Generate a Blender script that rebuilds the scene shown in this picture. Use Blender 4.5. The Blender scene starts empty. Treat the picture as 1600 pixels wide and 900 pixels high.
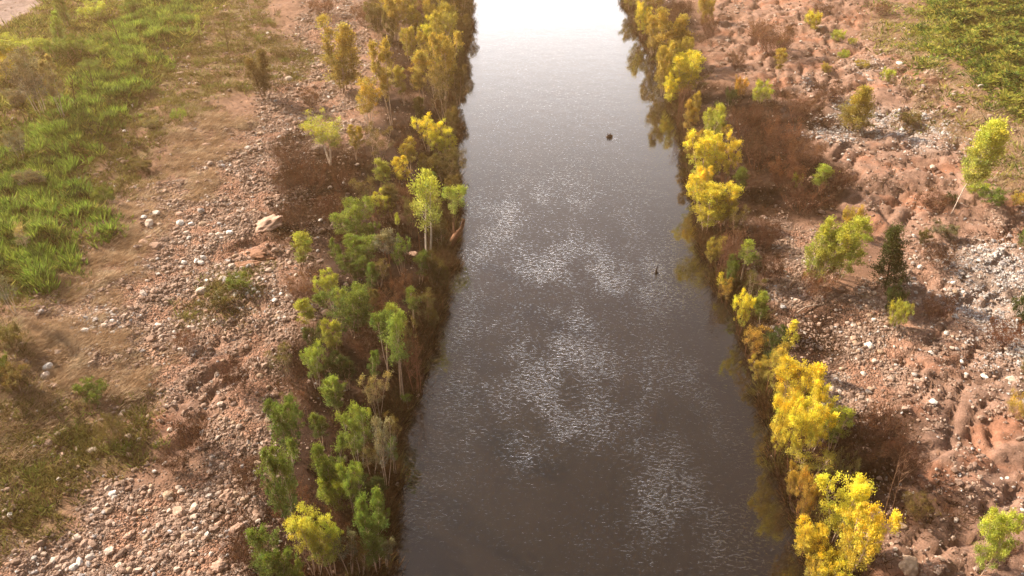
import bpy, math, random
import numpy as np
from math import radians, sin, cos, pi
from mathutils import Vector, Matrix, Euler

random.seed(7); rng = np.random.default_rng(7)
scene = bpy.context.scene
COL = scene.collection

# ------------------------------------------------------------------ camera
CAM_H, PITCH, YAW, FPX = 40.0, 36.2, 0.5, 1300.0
cam_data = bpy.data.cameras.new("camera"); cam = bpy.data.objects.new("camera", cam_data)
COL.objects.link(cam); scene.camera = cam
cam.location = (0, 0, CAM_H)
cam.rotation_euler = (radians(90 - PITCH), 0, radians(YAW))
cam_data.sensor_width = 36.0; cam_data.lens = 36.0 * FPX / 1600.0
cam_data.clip_start = 0.5; cam_data.clip_end = 6000

# ------------------------------------------------------------------ light
SKY_HAZE = 75.0
SUN_AZ, SUN_EL = 60.0, 33.0          # degrees left of the river's direction, height
world = bpy.data.worlds.new("World"); scene.world = world; world.use_nodes = True
nt = world.node_tree; nt.nodes.clear()
sky = nt.nodes.new("ShaderNodeTexSky"); sky.sky_type = 'NISHITA'; sky.sun_disc = False
sky.sun_elevation = radians(SUN_EL); sky.sun_rotation = radians(-SUN_AZ)
sky.air_density = 0.7; sky.dust_density = 5.0; sky.ozone_density = 1.0
hs = nt.nodes.new("ShaderNodeHueSaturation"); hs.inputs["Saturation"].default_value = 0.12
tint = nt.nodes.new("ShaderNodeMixRGB"); tint.blend_type = 'MULTIPLY'; tint.inputs[0].default_value = 1.0
tint.inputs[2].default_value = (0.95, 0.94, 0.98, 1)
bg = nt.nodes.new("ShaderNodeBackground"); bg.inputs["Strength"].default_value = 0.06
wo = nt.nodes.new("ShaderNodeOutputWorld")
nt.links.new(sky.outputs[0], hs.inputs["Color"]); nt.links.new(hs.outputs[0], tint.inputs[1])
# bright white haze low in the sky, strongest on the sun's side
tc = nt.nodes.new("ShaderNodeTexCoord"); sx = nt.nodes.new("ShaderNodeSeparateXYZ"); nt.links.new(tc.outputs["Generated"], sx.inputs[0])
def mth(op, a, b=None, c=None):
    n = nt.nodes.new("ShaderNodeMath"); n.operation = op
    for i, v in enumerate((a, b, c)):
        if v is None: continue
        if isinstance(v, (int, float)): n.inputs[i].default_value = v
        else: nt.links.new(v, n.inputs[i])
    return n.outputs[0]
low = mth('EXPONENT', mth('MULTIPLY', mth('POWER', mth('DIVIDE', mth('MAXIMUM', sx.outputs[2], 0.0), 0.31), 2.0), -1.0))
azf = mth('POWER', mth('MAXIMUM', mth('MULTIPLY_ADD', sx.outputs[1], 0.5, mth('MULTIPLY_ADD', sx.outputs[0], -0.16, 0.42)), 0.0), 1.6)
amt = mth('MULTIPLY', mth('MULTIPLY', low, azf), SKY_HAZE)
glow = nt.nodes.new("ShaderNodeVectorMath"); glow.operation = 'SCALE'; glow.inputs[0].default_value = (.98, .98, 1.0); nt.links.new(amt, glow.inputs["Scale"])
addv = nt.nodes.new("ShaderNodeVectorMath"); addv.operation = 'ADD'; nt.links.new(tint.outputs[0], addv.inputs[0]); nt.links.new(glow.outputs[0], addv.inputs[1])
nt.links.new(addv.outputs[0], bg.inputs["Color"]); nt.links.new(bg.outputs[0], wo.inputs["Surface"])
sd = bpy.data.lights.new("sun", 'SUN'); sd.energy = 5.0; sd.angle = radians(0.6); sd.color = (1.0, 0.80, 0.57)
sun = bpy.data.objects.new("sun", sd); COL.objects.link(sun)
az, el = radians(SUN_AZ), radians(SUN_EL)
SUNDIR = Vector((-sin(az) * cos(el), cos(az) * cos(el), sin(el)))
sun.rotation_euler = SUNDIR.to_track_quat('Z', 'Y').to_euler()
sun.location = (-60, 60, 80)
scene.view_settings.view_transform = 'Standard'; scene.view_settings.look = 'None'
scene.view_settings.exposure = 0.92; scene.view_settings.gamma = 1.0
scene.render.engine = 'CYCLES'
cy = scene.cycles
cy.use_denoising = True
try: cy.denoiser = 'OPENIMAGEDENOISE'
except Exception: pass
cy.max_bounces = 6; cy.diffuse_bounces = 3; cy.glossy_bounces = 3; cy.transmission_bounces = 3
cy.volume_bounces = 1; cy.transparent_max_bounces = 8; cy.caustics_reflective = False; cy.caustics_refractive = False

# ------------------------------------------------------------------ pixel <-> world
RC = np.array(Euler((radians(90 - PITCH), 0, radians(YAW))).to_matrix())
def ray(px, py):
    d = RC @ np.array([(px - 800) / FPX, -(py - 450) / FPX, -1.0]); return d
def project(x, y, z):
    p = np.stack([x, y, z - CAM_H], -1) @ RC
    w = np.maximum(-p[..., 2], 0.1)
    return 800 + FPX * p[..., 0] / w, 450 - FPX * p[..., 1] / w
def flat(px, py, z=0.0):
    d = ray(px, py); t = (z - CAM_H) / d[2]; return d[0] * t, d[1] * t

# ------------------------------------------------------------------ noise
_P = rng.permutation(4096)
_G = rng.normal(size=(4096, 2)); _G /= np.linalg.norm(_G, axis=1)[:, None]
def perlin(x, y, s=0):
    xi = np.floor(x).astype(int); yi = np.floor(y).astype(int); xf = x - xi; yf = y - yi
    u = xf * xf * xf * (xf * (xf * 6 - 15) + 10); v = yf * yf * yf * (yf * (yf * 6 - 15) + 10)
    def g(a, b, fx, fy):
        h = _P[(_P[(a + s * 31) & 4095] + b) & 4095]; q = _G[h]; return q[..., 0] * fx + q[..., 1] * fy
    n0 = g(xi, yi, xf, yf) * (1 - u) + g(xi + 1, yi, xf - 1, yf) * u
    n1 = g(xi, yi + 1, xf, yf - 1) * (1 - u) + g(xi + 1, yi + 1, xf - 1, yf - 1) * u
    return (n0 * (1 - v) + n1 * v) * 1.5
def fbm(x, y, s=0, o=4, gain=.5):
    r = 0; a = 1
    for k in range(o): r = r + a * perlin(x * 2 ** k + 17.3 * k, y * 2 ** k - 9.1 * k, s + k); a *= gain
    return r
def sstep(a, b, x):
    t = np.clip((x - a) / (b - a), 0, 1); return t * t * (3 - 2 * t)

# ------------------------------------------------------------------ shoreline
SL = [(742, -20), (738, 40), (722, 90), (714, 160), (712, 300), (720, 368), (706, 430), (690, 500), (664, 570), (640, 650), (618, 720), (611, 800), (606, 900)]
SR = [(966, -20), (995, 50), (1028, 110), (1056, 200), (1078, 290), (1090, 370), (1118, 450), (1152, 520), (1178, 600), (1200, 680), (1228, 760), (1246, 840), (1268, 900)]
def shore(pts):
    w = sorted([flat(*p)[::-1] for p in pts]); return np.array([a for a, b in w]), np.array([b for a, b in w])
SLy, SLx = shore(SL); SRy, SRx = shore(SR)
def xl(y): return np.interp(y, SLy, SLx) + 0.7 * fbm(y * .22, y * 0 + 3.3, 5, 3, .6)
def xr(y): return np.interp(y, SRy, SRx) + 0.7 * fbm(y * .22, y * 0 + 8.7, 6, 3, .6)

# ------------------------------------------------------------------ zones, drawn as plan polygons
ZX0, ZY0, ZS, ZNX, ZNY = -100.0, 10.0, 0.4, 500, 400
def zone(polys, blur=1.2, warp=1.5, seed=0):
    gx, gy = np.meshgrid(ZX0 + ZS * np.arange(ZNX), ZY0 + ZS * np.arange(ZNY))
    wx = gx + warp * fbm(gx * .22, gy * .22, 40 + seed, 4, .6); wy = gy + warp * fbm(gx * .22, gy * .22, 50 + seed, 4, .6)
    m = np.zeros(gx.shape)
    for poly in polys:
        q = [flat(a, b, 1.0) for a, b in poly]; ins = np.zeros(gx.shape, bool); n = len(q)
        for i in range(n):
            x1, y1 = q[i]; x2, y2 = q[(i + 1) % n]
            if y1 == y2: continue
            c = ((y1 > wy) != (y2 > wy)) & (wx < (x2 - x1) * (wy - y1) / (y2 - y1) + x1); ins ^= c
        m = np.maximum(m, ins)
    k = max(1, int(blur / ZS)); ker = np.hanning(2 * k + 3)[1:-1]; ker /= ker.sum()
    for ax in (0, 1): m = np.apply_along_axis(lambda r: np.convolve(np.pad(r, k, mode='edge'), ker, 'valid'), ax, m)
    return m
def zs(m, x, y):
    fx = np.clip((x - ZX0) / ZS, 0, ZNX - 1.001); fy = np.clip((y - ZY0) / ZS, 0, ZNY - 1.001)
    i = fx.astype(int); j = fy.astype(int); u = fx - i; v = fy - j
    return (m[j, i] * (1 - u) + m[j, i + 1] * u) * (1 - v) + (m[j + 1, i] * (1 - u) + m[j + 1, i + 1] * u) * v

Z = {}
Z['lush'] = zone([[(330, -60), (290, 30), (255, 110), (195, 180), (160, 240), (115, 290), (130, 350), (140, 400), (80, 470), (0, 500), (-400, 650), (-400, 300), (-200, 250), (0, 285), (70, 245), (130, 170), (180, 90), (240, 20), (250, -60)]], 1.6, 3.6, 1)
Z['olive'] = zone([[(430, -60), (420, 90), (400, 150), (330, 180), (260, 240), (220, 300), (150, 380), (130, 440), (60, 480), (40, 620), (-500, 800), (-800, -60)], [(0, 640), (90, 620), (190, 640), (215, 700), (300, 740), (190, 760), (100, 800), (20, 860), (-300, 900), (-200, 640)], [(330, 440), (395, 430), (370, 500), (320, 490)], [(440, 60), (500, 90), (470, 150), (420, 140)]], 1.6, 2.2, 2)
Z['straw'] = zone([[(300, 180), (380, 200), (330, 300), (250, 350), (200, 450), (130, 520), (230, 540), (240, 620), (130, 640), (60, 720), (-200, 820), (-200, 560), (20, 560), (90, 470), (150, 380), (230, 300)], [(1380, 20), (1450, 60), (1480, 150), (1600, 210), (1900, 260), (1900, 420), (1560, 320), (1480, 230), (1400, 200), (1440, 170), (1400, 120), (1340, 60)]], 1.5, 2.5, 3)
Z['vines'] = zone([[(1420, -60), (1440, 50), (1460, 110), (1530, 150), (1600, 200), (2200, 330), (2400, -60)]], 3.2, 4.5, 4)
Z['lawn'] = zone([[(1440, -80), (1440, 5), (1500, 18), (1600, 10), (1900, 0), (2000, -80)]], 1.0, 1.0, 5)
Z['gravel'] = zone([[(500, -60), (470, 60), (400, 190), (330, 290), (200, 330), (260, 420), (60, 500), (90, 560), (210, 600), (330, 640), (300, 740), (150, 790), (-100, 960), (420, 960), (430, 640), (470, 520), (470, 430), (540, 350), (560, 250), (560, 150), (590, 60), (580, -60)],
    [(1180, 330), (1240, 350), (1290, 470), (1400, 470), (1420, 440), (1440, 400), (1560, 330), (1700, 400), (1700, 640), (1560, 600), (1450, 590), (1400, 640), (1330, 660), (1240, 640), (1210, 560), (1190, 470)]], 1.6, 2.5, 6)
Z['quartz'] = zone([[(1262, 205), (1300, 170), (1360, 178), (1400, 185), (1470, 200), (1490, 240), (1450, 262), (1400, 230), (1340, 222), (1280, 240)], [(1440, 470), (1480, 400), (1560, 400), (1620, 430), (1680, 560), (1600, 640), (1560, 580), (1500, 500)], [(100, 500), (150, 490), (160, 550), (100, 560)], [(1240, 130), (1270, 130), (1270, 150), (1245, 150)], [(380, 475), (415, 470), (410, 500), (390, 502)], [(1330, 110), (1365, 108), (1365, 124), (1340, 128)]], 2.0, 2.6, 7)
Z['mud'] = zone([[(1090, -60), (1110, 100), (1150, 140), (1240, 170), (1260, 250), (1230, 330), (1330, 340), (1430, 420), (1380, 640), (1320, 700), (1330, 960), (2000, 960), (1900, 400), (1500, 260), (1480, 190), (1380, 60), (1300, -60)], [(210, 620), (300, 560), (400, 570), (420, 620), (330, 670), (230, 720), (200, 700)], [(380, 330), (450, 330), (480, 430), (370, 430)], [(330, 480), (400, 490), (410, 560), (330, 560)]], 1.6, 2.5, 8)
Z['burnt_shade'] = zone([[(430, 200), (500, 210), (560, 250), (640, 20), (760, -60), (700, 400), (640, 660), (600, 960), (360, 960), (400, 760), (450, 640), (440, 560), (520, 520), (500, 420), (440, 360), (430, 300)],
    [(1000, -60), (1090, 30), (1090, 130), (1200, 140), (1290, 180), (1260, 250), (1330, 280), (1300, 330), (1230, 350), (1180, 350), (1200, 470), (1140, 470), (1060, 300)], [(1200, 700), (1310, 640), (1410, 640), (1440, 790), (1380, 830), (1300, 960), (1240, 960)], [(1210, 500), (1320, 480), (1330, 560), (1240, 600)]], 1.6, 2.5, 9)  # burnt litter, plus tree shade and cast shadows painted into the ground
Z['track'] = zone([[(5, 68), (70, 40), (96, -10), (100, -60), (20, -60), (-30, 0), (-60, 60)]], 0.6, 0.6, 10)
Z['burnt_shade'] *= 0.9
for k_ in ('lush', 'olive', 'straw', 'vines', 'gravel'): Z[k_] = Z[k_] * (1 - Z['track'])

def height(x, y):
    x = np.asarray(x, float); y = np.asarray(y, float)
    dl = xl(y) - x; dr = x - xr(y); d = np.maximum(dl, dr); left = dl > dr
    near = sstep(300, 150, np.hypot(x, y - 60))
    base = np.where(d < 0, np.maximum(d * .35, -1.3), 0)
    up = 0.45 * sstep(-.3, 1.2, d) + .7 * sstep(1, 8, d) + 0.02 * np.clip(d, 0, 70) - .12 * sstep(1.5, -1, d)
    up = up + np.where(left, .8 * sstep(18, 34, d), 1.2 * sstep(16, 40, d))
    land = sstep(-.5, 3, d)
    r = .55 * fbm(x * .07, y * .07, 1, 3) + .16 * fbm(x * .35, y * .35, 4, 3) + .05 * fbm(x * 1.3, y * 1.3, 9, 2)
    mud = zs(Z['mud'], x, y)
    wx = x + 2.2 * fbm(x * .12, y * .12, 12, 3); wy = y + 2.2 * fbm(x * .12, y * .12, 13, 3)
    rid = 1 - np.abs(fbm((wx * .8 + wy * .6) * .10, (wy * .8 - wx * .6) * .26, 14, 4, .55)) * 2.2
    r = r - mud * .55 * sstep(.5, 1.0, rid) + mud * (.3 * fbm(x * .3, y * .3, 16, 3) - .22 * np.abs(fbm(wx * .7, wy * .7, 17, 4, .65)) + .16 * np.abs(fbm(x * 2.1, y * 2.1, 19, 3, .7)))
    ve = zs(Z['vines'], x, y) * (1 - zs(Z['lawn'], x, y)) + .55 * zs(Z['lush'], x, y)
    r = r + ve * (.45 + 1.3 * np.abs(fbm(x * .25, y * .25, 18, 4, .6)))
    return base + up + land * r * near
def hz(x, y): return float(height(np.array([x]), np.array([y]))[0])
def ground(px, py):
    """the point of the terrain seen at a spot of the photograph"""
    z = 1.0
    for _ in range(12):
        x, y = flat(px, py, z); z = .5 * z + .5 * hz(x, y)
    return x, y, hz(x, y)
def m_per_px(x, y, z):
    p = np.array([x, y, z - CAM_H]) @ RC; return -p[2] / FPX
def tree_height(x, y, z, ty):
    lo, hi = 0.0, 30.0
    for _ in range(30):
        m = (lo + hi) / 2
        if project(np.array(x), np.array(y), np.array(z + m))[1] > ty: lo = m
        else: hi = m
    return lo

# ------------------------------------------------------------------ helpers
def put(name, me, mat=None, parent=None, **props):
    o = bpy.data.objects.new(name, me); COL.objects.link(o)
    if mat is not None and me is not None and not me.materials: me.materials.append(mat)
    if parent is not None: o.parent = parent
    for k, v in props.items(): o[k] = v
    return o
def mesh_np(name, V, F, smooth=False, attrs=None):
    """V (n,3), F (m,k) equal-sized faces; attrs: {name: (n,3) colour}"""
    me = bpy.data.meshes.new(name); V = np.asarray(V, np.float32); F = np.asarray(F, np.int32); k = F.shape[1]
    me.vertices.add(len(V)); me.vertices.foreach_set("co", V.ravel())
    me.loops.add(F.size); me.loops.foreach_set("vertex_index", F.ravel())
    me.polygons.add(len(F)); me.polygons.foreach_set("loop_start", np.arange(0, F.size, k, dtype=np.int32))
    me.polygons.foreach_set("loop_total", np.full(len(F), k, np.int32))
    me.polygons.foreach_set("use_smooth", np.full(len(F), smooth))
    me.update(calc_edges=True); me.validate()
    for nm, a in (attrs or {}).items():
        c = me.color_attributes.new(nm, 'FLOAT_COLOR', 'POINT'); q = np.ones((len(V), 4), np.float32); q[:, :3] = a
        c.data.foreach_set("color", q.ravel())
    return me

# ------------------------------------------------------------------ materials
def newmat(name):
    m = bpy.data.materials.new(name); m.use_nodes = True; m.node_tree.nodes.clear()
    t = m.node_tree; out = t.nodes.new("ShaderNodeOutputMaterial")
    def N(kind, **kw):
        n = t.nodes.new("ShaderNode" + kind)
        for k, v in kw.items():
            if k.startswith("i_"):
                key = k[2:].replace("_", " "); n.inputs[int(key) if key.isdigit() else key].default_value = v
            else: setattr(n, k, v)
        return n
    return m, t, out, N, t.links.new
def mat_ground():
    m, t, out, N, L = newmat("earth")
    a = N("Attribute", attribute_name="albedo"); g = N("Attribute", attribute_name="zones")   # r gravel, g soft cover, b mud
    sep = N("SeparateColor"); L(g.outputs["Color"], sep.inputs[0])
    geo = N("NewGeometry")
    n1 = N("TexNoise", i_Scale=1.6, i_Detail=8.0, i_Roughness=.65); L(geo.outputs["Position"], n1.inputs["Vector"])
    n2 = N("TexNoise", i_Scale=9.0, i_Detail=6.0, i_Roughness=.7); L(geo.outputs["Position"], n2.inputs["Vector"])
    vo = N("TexVoronoi", i_Scale=3.6, i_Randomness=1.0); L(geo.outputs["Position"], vo.inputs["Vector"])
    vo2 = N("TexVoronoi", i_Scale=8.5, i_Randomness=1.0); L(geo.outputs["Position"], vo2.inputs["Vector"])
    mr = N("MapRange", i_1=.25, i_2=.75, i_3=.55, i_4=1.45); L(n1.outputs[0], mr.inputs[0])
    mr2 = N("MapRange", i_1=.25, i_2=.75, i_3=.6, i_4=1.4); L(n2.outputs[0], mr2.inputs[0])
    mm = N("Math", operation='MULTIPLY'); L(mr.outputs[0], mm.inputs[0]); L(mr2.outputs[0], mm.inputs[1])
    # stone to stone colour differences in the gravel
    sc = N("SeparateColor"); L(vo2.outputs["Color"], sc.inputs[0])
    mr3 = N("MapRange", i_1=0, i_2=1, i_3=.62, i_4=1.5); L(sc.outputs[0], mr3.inputs[0])
    gm = N("Mix", data_type='FLOAT', i_2=1.0); L(sep.outputs[0], gm.inputs[0]); L(mr3.outputs[0], gm.inputs[3])
    m3 = N("Math", operation='MULTIPLY'); L(mm.outputs[0], m3.inputs[0]); L(gm.outputs[0], m3.inputs[1])
    vs = N("VectorMath", operation='SCALE'); L(a.outputs["Color"], vs.inputs[0]); L(m3.outputs[0], vs.inputs["Scale"])
    # bump
    h1 = N("Math", operation='MULTIPLY', i_1=.10); L(n1.outputs[0], h1.inputs[0])
    h2 = N("Math", operation='MULTIPLY_ADD', i_1=.05); L(n2.outputs[0], h2.inputs[0]); L(h1.outputs[0], h2.inputs[2])
    inv = N("Math", operation='MULTIPLY_ADD', i_1=-.16, i_2=.1); L(vo.outputs["Distance"], inv.inputs[0])
    inv2 = N("Math", operation='MULTIPLY_ADD', i_1=-.14); L(vo2.outputs["Distance"], inv2.inputs[0]); L(inv.outputs[0], inv2.inputs[2])
    h3 = N("Math", operation='MULTIPLY'); L(inv2.outputs[0], h3.inputs[0]); L(sep.outputs[0], h3.inputs[1])
    h4 = N("Math", operation='ADD'); L(h2.outputs[0], h4.inputs[0]); L(h3.outputs[0], h4.inputs[1])
    bp = N("Bump", i_Strength=1.0, i_Distance=1.0); L(h4.outputs[0], bp.inputs["Height"])
    b = N("BsdfPrincipled", i_Roughness=.9); b.inputs["Specular IOR Level"].default_value = .25
    L(vs.outputs[0], b.inputs["Base Color"]); L(bp.outputs[0], b.inputs["Normal"]); L(b.outputs[0], out.inputs["Surface"])
    return m
def mat_attr(name, rough=.85, bump=0.0, bscale=14, trans=0.0, spec=.3):
    """colour from the mesh's own 'tone' attribute times fine noise"""
    m, t, out, N, L = newmat(name)
    a = N("Attribute", attribute_name="tone"); geo = N("NewGeometry")
    n = N("TexNoise", i_Scale=float(bscale), i_Detail=5.0, i_Roughness=.6); L(geo.outputs["Position"], n.inputs["Vector"])
    mr = N("MapRange", i_1=.3, i_2=.7, i_3=.75, i_4=1.25); L(n.outputs[0], mr.inputs[0])
    vs = N("VectorMath", operation='SCALE'); L(a.outputs["Color"], vs.inputs[0]); L(mr.outputs[0], vs.inputs["Scale"])
    b = N("BsdfPrincipled", i_Roughness=rough); b.inputs["Specular IOR Level"].default_value = spec
    L(vs.outputs[0], b.inputs["Base Color"])
    if bump:
        bp = N("Bump", i_Strength=bump, i_Distance=.1); L(n.outputs[0], bp.inputs["Height"]); L(bp.outputs[0], b.inputs["Normal"])
    if trans:
        tr = N("BsdfTranslucent"); L(vs.outputs[0], tr.inputs["Color"]); mx = N("MixShader", i_0=trans)
        L(b.outputs[0], mx.inputs[1]); L(tr.outputs[0], mx.inputs[2]); L(mx.outputs[0], out.inputs["Surface"])
    else: L(b.outputs[0], out.inputs["Surface"])
    return m
def mat_obj(name, rough=.8, bscale=6, trans=0.0, lo=.7, hi=1.3, spec=.2, useattr=False, bump=0.0):
    """colour from each object's own colour, with noise and leaf-to-leaf differences"""
    m, t, out, N, L = newmat(name)
    oi = N("ObjectInfo"); geo = N("NewGeometry")
    n = N("TexNoise", i_Scale=float(bscale), i_Detail=4.0, i_Roughness=.6); L(geo.outputs["Position"], n.inputs["Vector"])
    mr = N("MapRange", i_1=.3, i_2=.7, i_3=lo, i_4=hi); L(n.outputs[0], mr.inputs[0])
    vs = N("VectorMath", operation='SCALE'); L(oi.outputs["Color"], vs.inputs[0]); L(mr.outputs[0], vs.inputs["Scale"])
    c = vs.outputs[0]
    if useattr:
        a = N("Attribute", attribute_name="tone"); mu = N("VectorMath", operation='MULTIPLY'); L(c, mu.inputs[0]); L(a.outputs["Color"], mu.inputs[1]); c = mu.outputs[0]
    b = N("BsdfPrincipled", i_Roughness=rough); b.inputs["Specular IOR Level"].default_value = spec
    L(c, b.inputs["Base Color"])
    if bump:
        bp = N("Bump", i_Strength=bump, i_Distance=.15); L(n.outputs[0], bp.inputs["Height"]); L(bp.outputs[0], b.inputs["Normal"])
    if trans:
        tr = N("BsdfTranslucent"); L(c, tr.inputs["Color"]); mx = N("MixShader", i_0=trans)
        L(b.outputs[0], mx.inputs[1]); L(tr.outputs[0], mx.inputs[2]); L(mx.outputs[0], out.inputs["Surface"])
    else: L(b.outputs[0], out.inputs["Surface"])
    return m
def mat_water():
    m, t, out, N, L = newmat("river_water")
    geo = N("NewGeometry"); a = N("Attribute", attribute_name="ripple"); sp = N("SeparateColor"); L(a.outputs["Color"], sp.inputs[0])
    mp = N("Mapping"); mp.inputs["Scale"].default_value = (1.0, 1.7, 1); mp.inputs["Rotation"].default_value = (0, 0, .35); L(geo.outputs["Position"], mp.inputs[0])
    w1 = N("TexNoise", i_Scale=3.6, i_Detail=4.0, i_Roughness=.6, i_Distortion=.9); L(mp.outputs[0], w1.inputs["Vector"])
    w2 = N("TexNoise", i_Scale=.5, i_Detail=3.0); L(geo.outputs["Position"], w2.inputs["Vector"])
    # ripples strong in patches, nearly none on the glassy reach
    th = N("Math", operation='MULTIPLY_ADD', i_1=.24); L(sp.outputs[0], th.inputs[0]); L(w1.outputs[0], th.inputs[2])
    cr1 = N("MapRange", i_1=.56, i_2=1.0, i_3=0.0, i_4=.5, interpolation_type='SMOOTHSTEP'); L(th.outputs[0], cr1.inputs[0])
    sgr = N("Math", operation='MULTIPLY_ADD', i_1=.20, i_2=.13); L(sp.outputs[0], sgr.inputs[0])
    mul = N("Math", operation='MULTIPLY'); L(cr1.outputs[0], mul.inputs[0]); L(sgr.outputs[0], mul.inputs[1])
    add = N("Math", operation='MULTIPLY_ADD', i_1=.05); L(w2.outputs[0], add.inputs[0]); L(mul.outputs[0], add.inputs[2])
    bp = N("Bump", i_Strength=1.0, i_Distance=.24); L(add.outputs[0], bp.inputs["Height"])
    n3 = N("TexNoise", i_Scale=.12, i_Detail=4.0); L(geo.outputs["Position"], n3.inputs["Vector"])
    mr = N("MapRange", i_1=.3, i_2=.7, i_3=.8, i_4=1.25); L(n3.outputs[0], mr.inputs[0])
    vs = N("VectorMath", operation='SCALE'); vs.inputs[0].default_value = (.011, .008, .006); L(mr.outputs[0], vs.inputs["Scale"])
    b = N("BsdfDiffuse"); L(vs.outputs[0], b.inputs["Color"])
    gl = N("BsdfGlossy", i_Roughness=.05); gl.inputs["Color"].default_value = (1, 1, 1, 1); L(bp.outputs[0], gl.inputs["Normal"])
    lw = N("LayerWeight", i_Blend=.5); L(bp.outputs[0], lw.inputs["Normal"])
    pw = N("Math", operation='POWER', i_1=2.5); L(lw.outputs["Facing"], pw.inputs[0])
    fr = N("Math", operation='MULTIPLY_ADD', i_1=.8, i_2=.09, use_clamp=True); L(pw.outputs[0], fr.inputs[0])
    mx = N("MixShader"); L(fr.outputs[0], mx.inputs[0]); L(b.outputs[0], mx.inputs[1]); L(gl.outputs[0], mx.inputs[2]); L(mx.outputs[0], out.inputs["Surface"])
    return m
M_GROUND, M_WATER = mat_ground(), mat_water()
M_STONE = mat_attr("stone", .85, .5, 10)
M_BLADE = mat_attr("grass_blade", .8, 0, 3, .35, .15)
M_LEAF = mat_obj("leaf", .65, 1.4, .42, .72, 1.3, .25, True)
M_BARK = mat_obj("bark", .85, 5, 0, .7, 1.25, .2, False, .4)
M_ROCK = mat_obj("rock", .85, 4, 0, .72, 1.25, .3, False, .6)

# ------------------------------------------------------------------ ground sheet
def axis(lo, hi, f, lim, g=1.22):
    a = [lo]
    while a[-1] < hi: a.append(a[-1] + f(a[-1]))
    s = f(a[-1]); 
    while a[-1] < lim: s *= g; a.append(a[-1] + s)
    s = f(lo)
    while a[0] > -lim: s *= g; a.insert(0, a[0] - s)
    return np.array(a)
gx = axis(-88, 90, lambda v: .3 if -45 < v < 45 else .42, 1500)
gy = axis(20, 142, lambda v: .24 + .0032 * max(0, v - 20), 1500)
GX, GY = np.meshgrid(gx, gy); GZ = height(GX, GY)
nx, ny = len(gx), len(gy)
idx = np.arange(nx * ny).reshape(ny, nx)
F = np.stack([idx[:-1, :-1], idx[:-1, 1:], idx[1:, 1:], idx[1:, :-1]], -1).reshape(-1, 4)
X, Y = GX.ravel(), GY.ravel()
def mixc(c, k, w): return c * (1 - w[:, None]) + np.array(k)[None] * w[:, None]
zz = {k: zs(v, X, Y) for k, v in Z.items()}
def albedo(X, Y, zz):
    c = np.tile(np.array([.25, .145, .10]), (len(X), 1))
    c = mixc(c, (.28, .175, .135), zz['mud'] * .9)
    bare = sstep(.1, -.45, fbm(X * .35, Y * .35, 90, 4, .65))
    c = mixc(c, (.31, .145, .09), zz['mud'] * sstep(.0, .6, fbm(X * .18, Y * .3, 61, 4, .6)) * .75)
    c = mixc(c, (.31, .23, .19), zz['gravel'] * (1 - .75 * zz['mud']) * (1 - .8 * bare))
    c = mixc(c, (.30, .165, .115), zz['gravel'] * bare * .7)
    c = mixc(c, (.36, .31, .28), zz['quartz'] * .6)
    pn = fbm(X * .3, Y * .3, 60, 4, .6)
    c = mixc(c, (.36, .25, .17), zz['straw'] * sstep(-.4, .5, pn) * .6)
    c = mixc(c, (.17, .135, .055), zz['olive'] * sstep(-.5, .3, -pn) * .85)
    c = mixc(c, (.10, .13, .03), np.clip(zz['lush'] + zz['vines'], 0, 1) * .9)
    c = mixc(c, (.25, .33, .07), zz['lawn'])
    c = mixc(c, (.036, .016, .010), np.clip(zz['burnt_shade'] * 1.25, 0, 1) * sstep(-.75, -.2, fbm(X * .16, Y * .16, 70, 4, .6) + .25))  # near-black ground: burnt litter with the shade under trees in its colour
    c = mixc(c, (.26, .20, .19), zz['track'])
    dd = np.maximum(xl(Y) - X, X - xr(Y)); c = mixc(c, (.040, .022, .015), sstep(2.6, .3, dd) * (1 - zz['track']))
    return c
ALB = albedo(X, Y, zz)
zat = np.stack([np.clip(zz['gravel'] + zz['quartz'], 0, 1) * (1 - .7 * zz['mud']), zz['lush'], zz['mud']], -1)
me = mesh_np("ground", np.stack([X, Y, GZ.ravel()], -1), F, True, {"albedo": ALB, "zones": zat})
put("ground", me, M_GROUND, kind="structure", label="reddish eroded river banks with rubble, mud and patches of grass")

# ------------------------------------------------------------------ river
wy_ = axis(20, 142, lambda v: .45, 1500)
us = np.linspace(0, 1, 49)
WX = np.array([xl(np.array([y]))[0] - 2.0 + us * (xr(np.array([y]))[0] - xl(np.array([y]))[0] + 4.0) for y in wy_])
WY = np.repeat(wy_[:, None], 49, 1)
def rip(px, py): return np.exp(-(px ** 2 + py ** 2))
PX, PY = project(WX, WY, WX * 0)
r = .0 + .16 * sstep(200, 420, PY)
for cx, cy_, rx, ry, w in [(860, 590, 80, 90, .5), (850, 700, 90, 50, .35), (960, 445, 120, 45, .45), (780, 345, 90, 40, .25), (1060, 800, 90, 130, .45), (720, 560, 60, 90, .25), (880, 330, 90, 60, .2), (1020, 600, 70, 50, .3), (660, 820, 50, 90, .25), (820, 450, 80, 40, .2), (952, 218, 14, 6, .5), (1028, 428, 14, 8, .5), (728, 390, 26, 22, .6)]:
    r = r + w * np.exp(-(((PX - cx) / rx) ** 2 + ((PY - cy_) / ry) ** 2))
r = r * (.2 + 1.35 * sstep(-.7, .7, fbm(WX * .30, WY * .16, 80, 4, .6)))
r = np.clip(r * .74, .0, .5)
idx = np.arange(WX.size).reshape(WX.shape)
F = np.stack([idx[:-1, :-1], idx[:-1, 1:], idx[1:, 1:], idx[1:, :-1]], -1).reshape(-1, 4)
me = mesh_np("river", np.stack([WX.ravel(), WY.ravel(), WX.ravel() * 0], -1), F, True, {"ripple": np.repeat(r.ravel()[:, None], 3, 1)})
put("river", me, M_WATER, kind="structure", label="dark river with rippled patches flowing between the banks")

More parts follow.
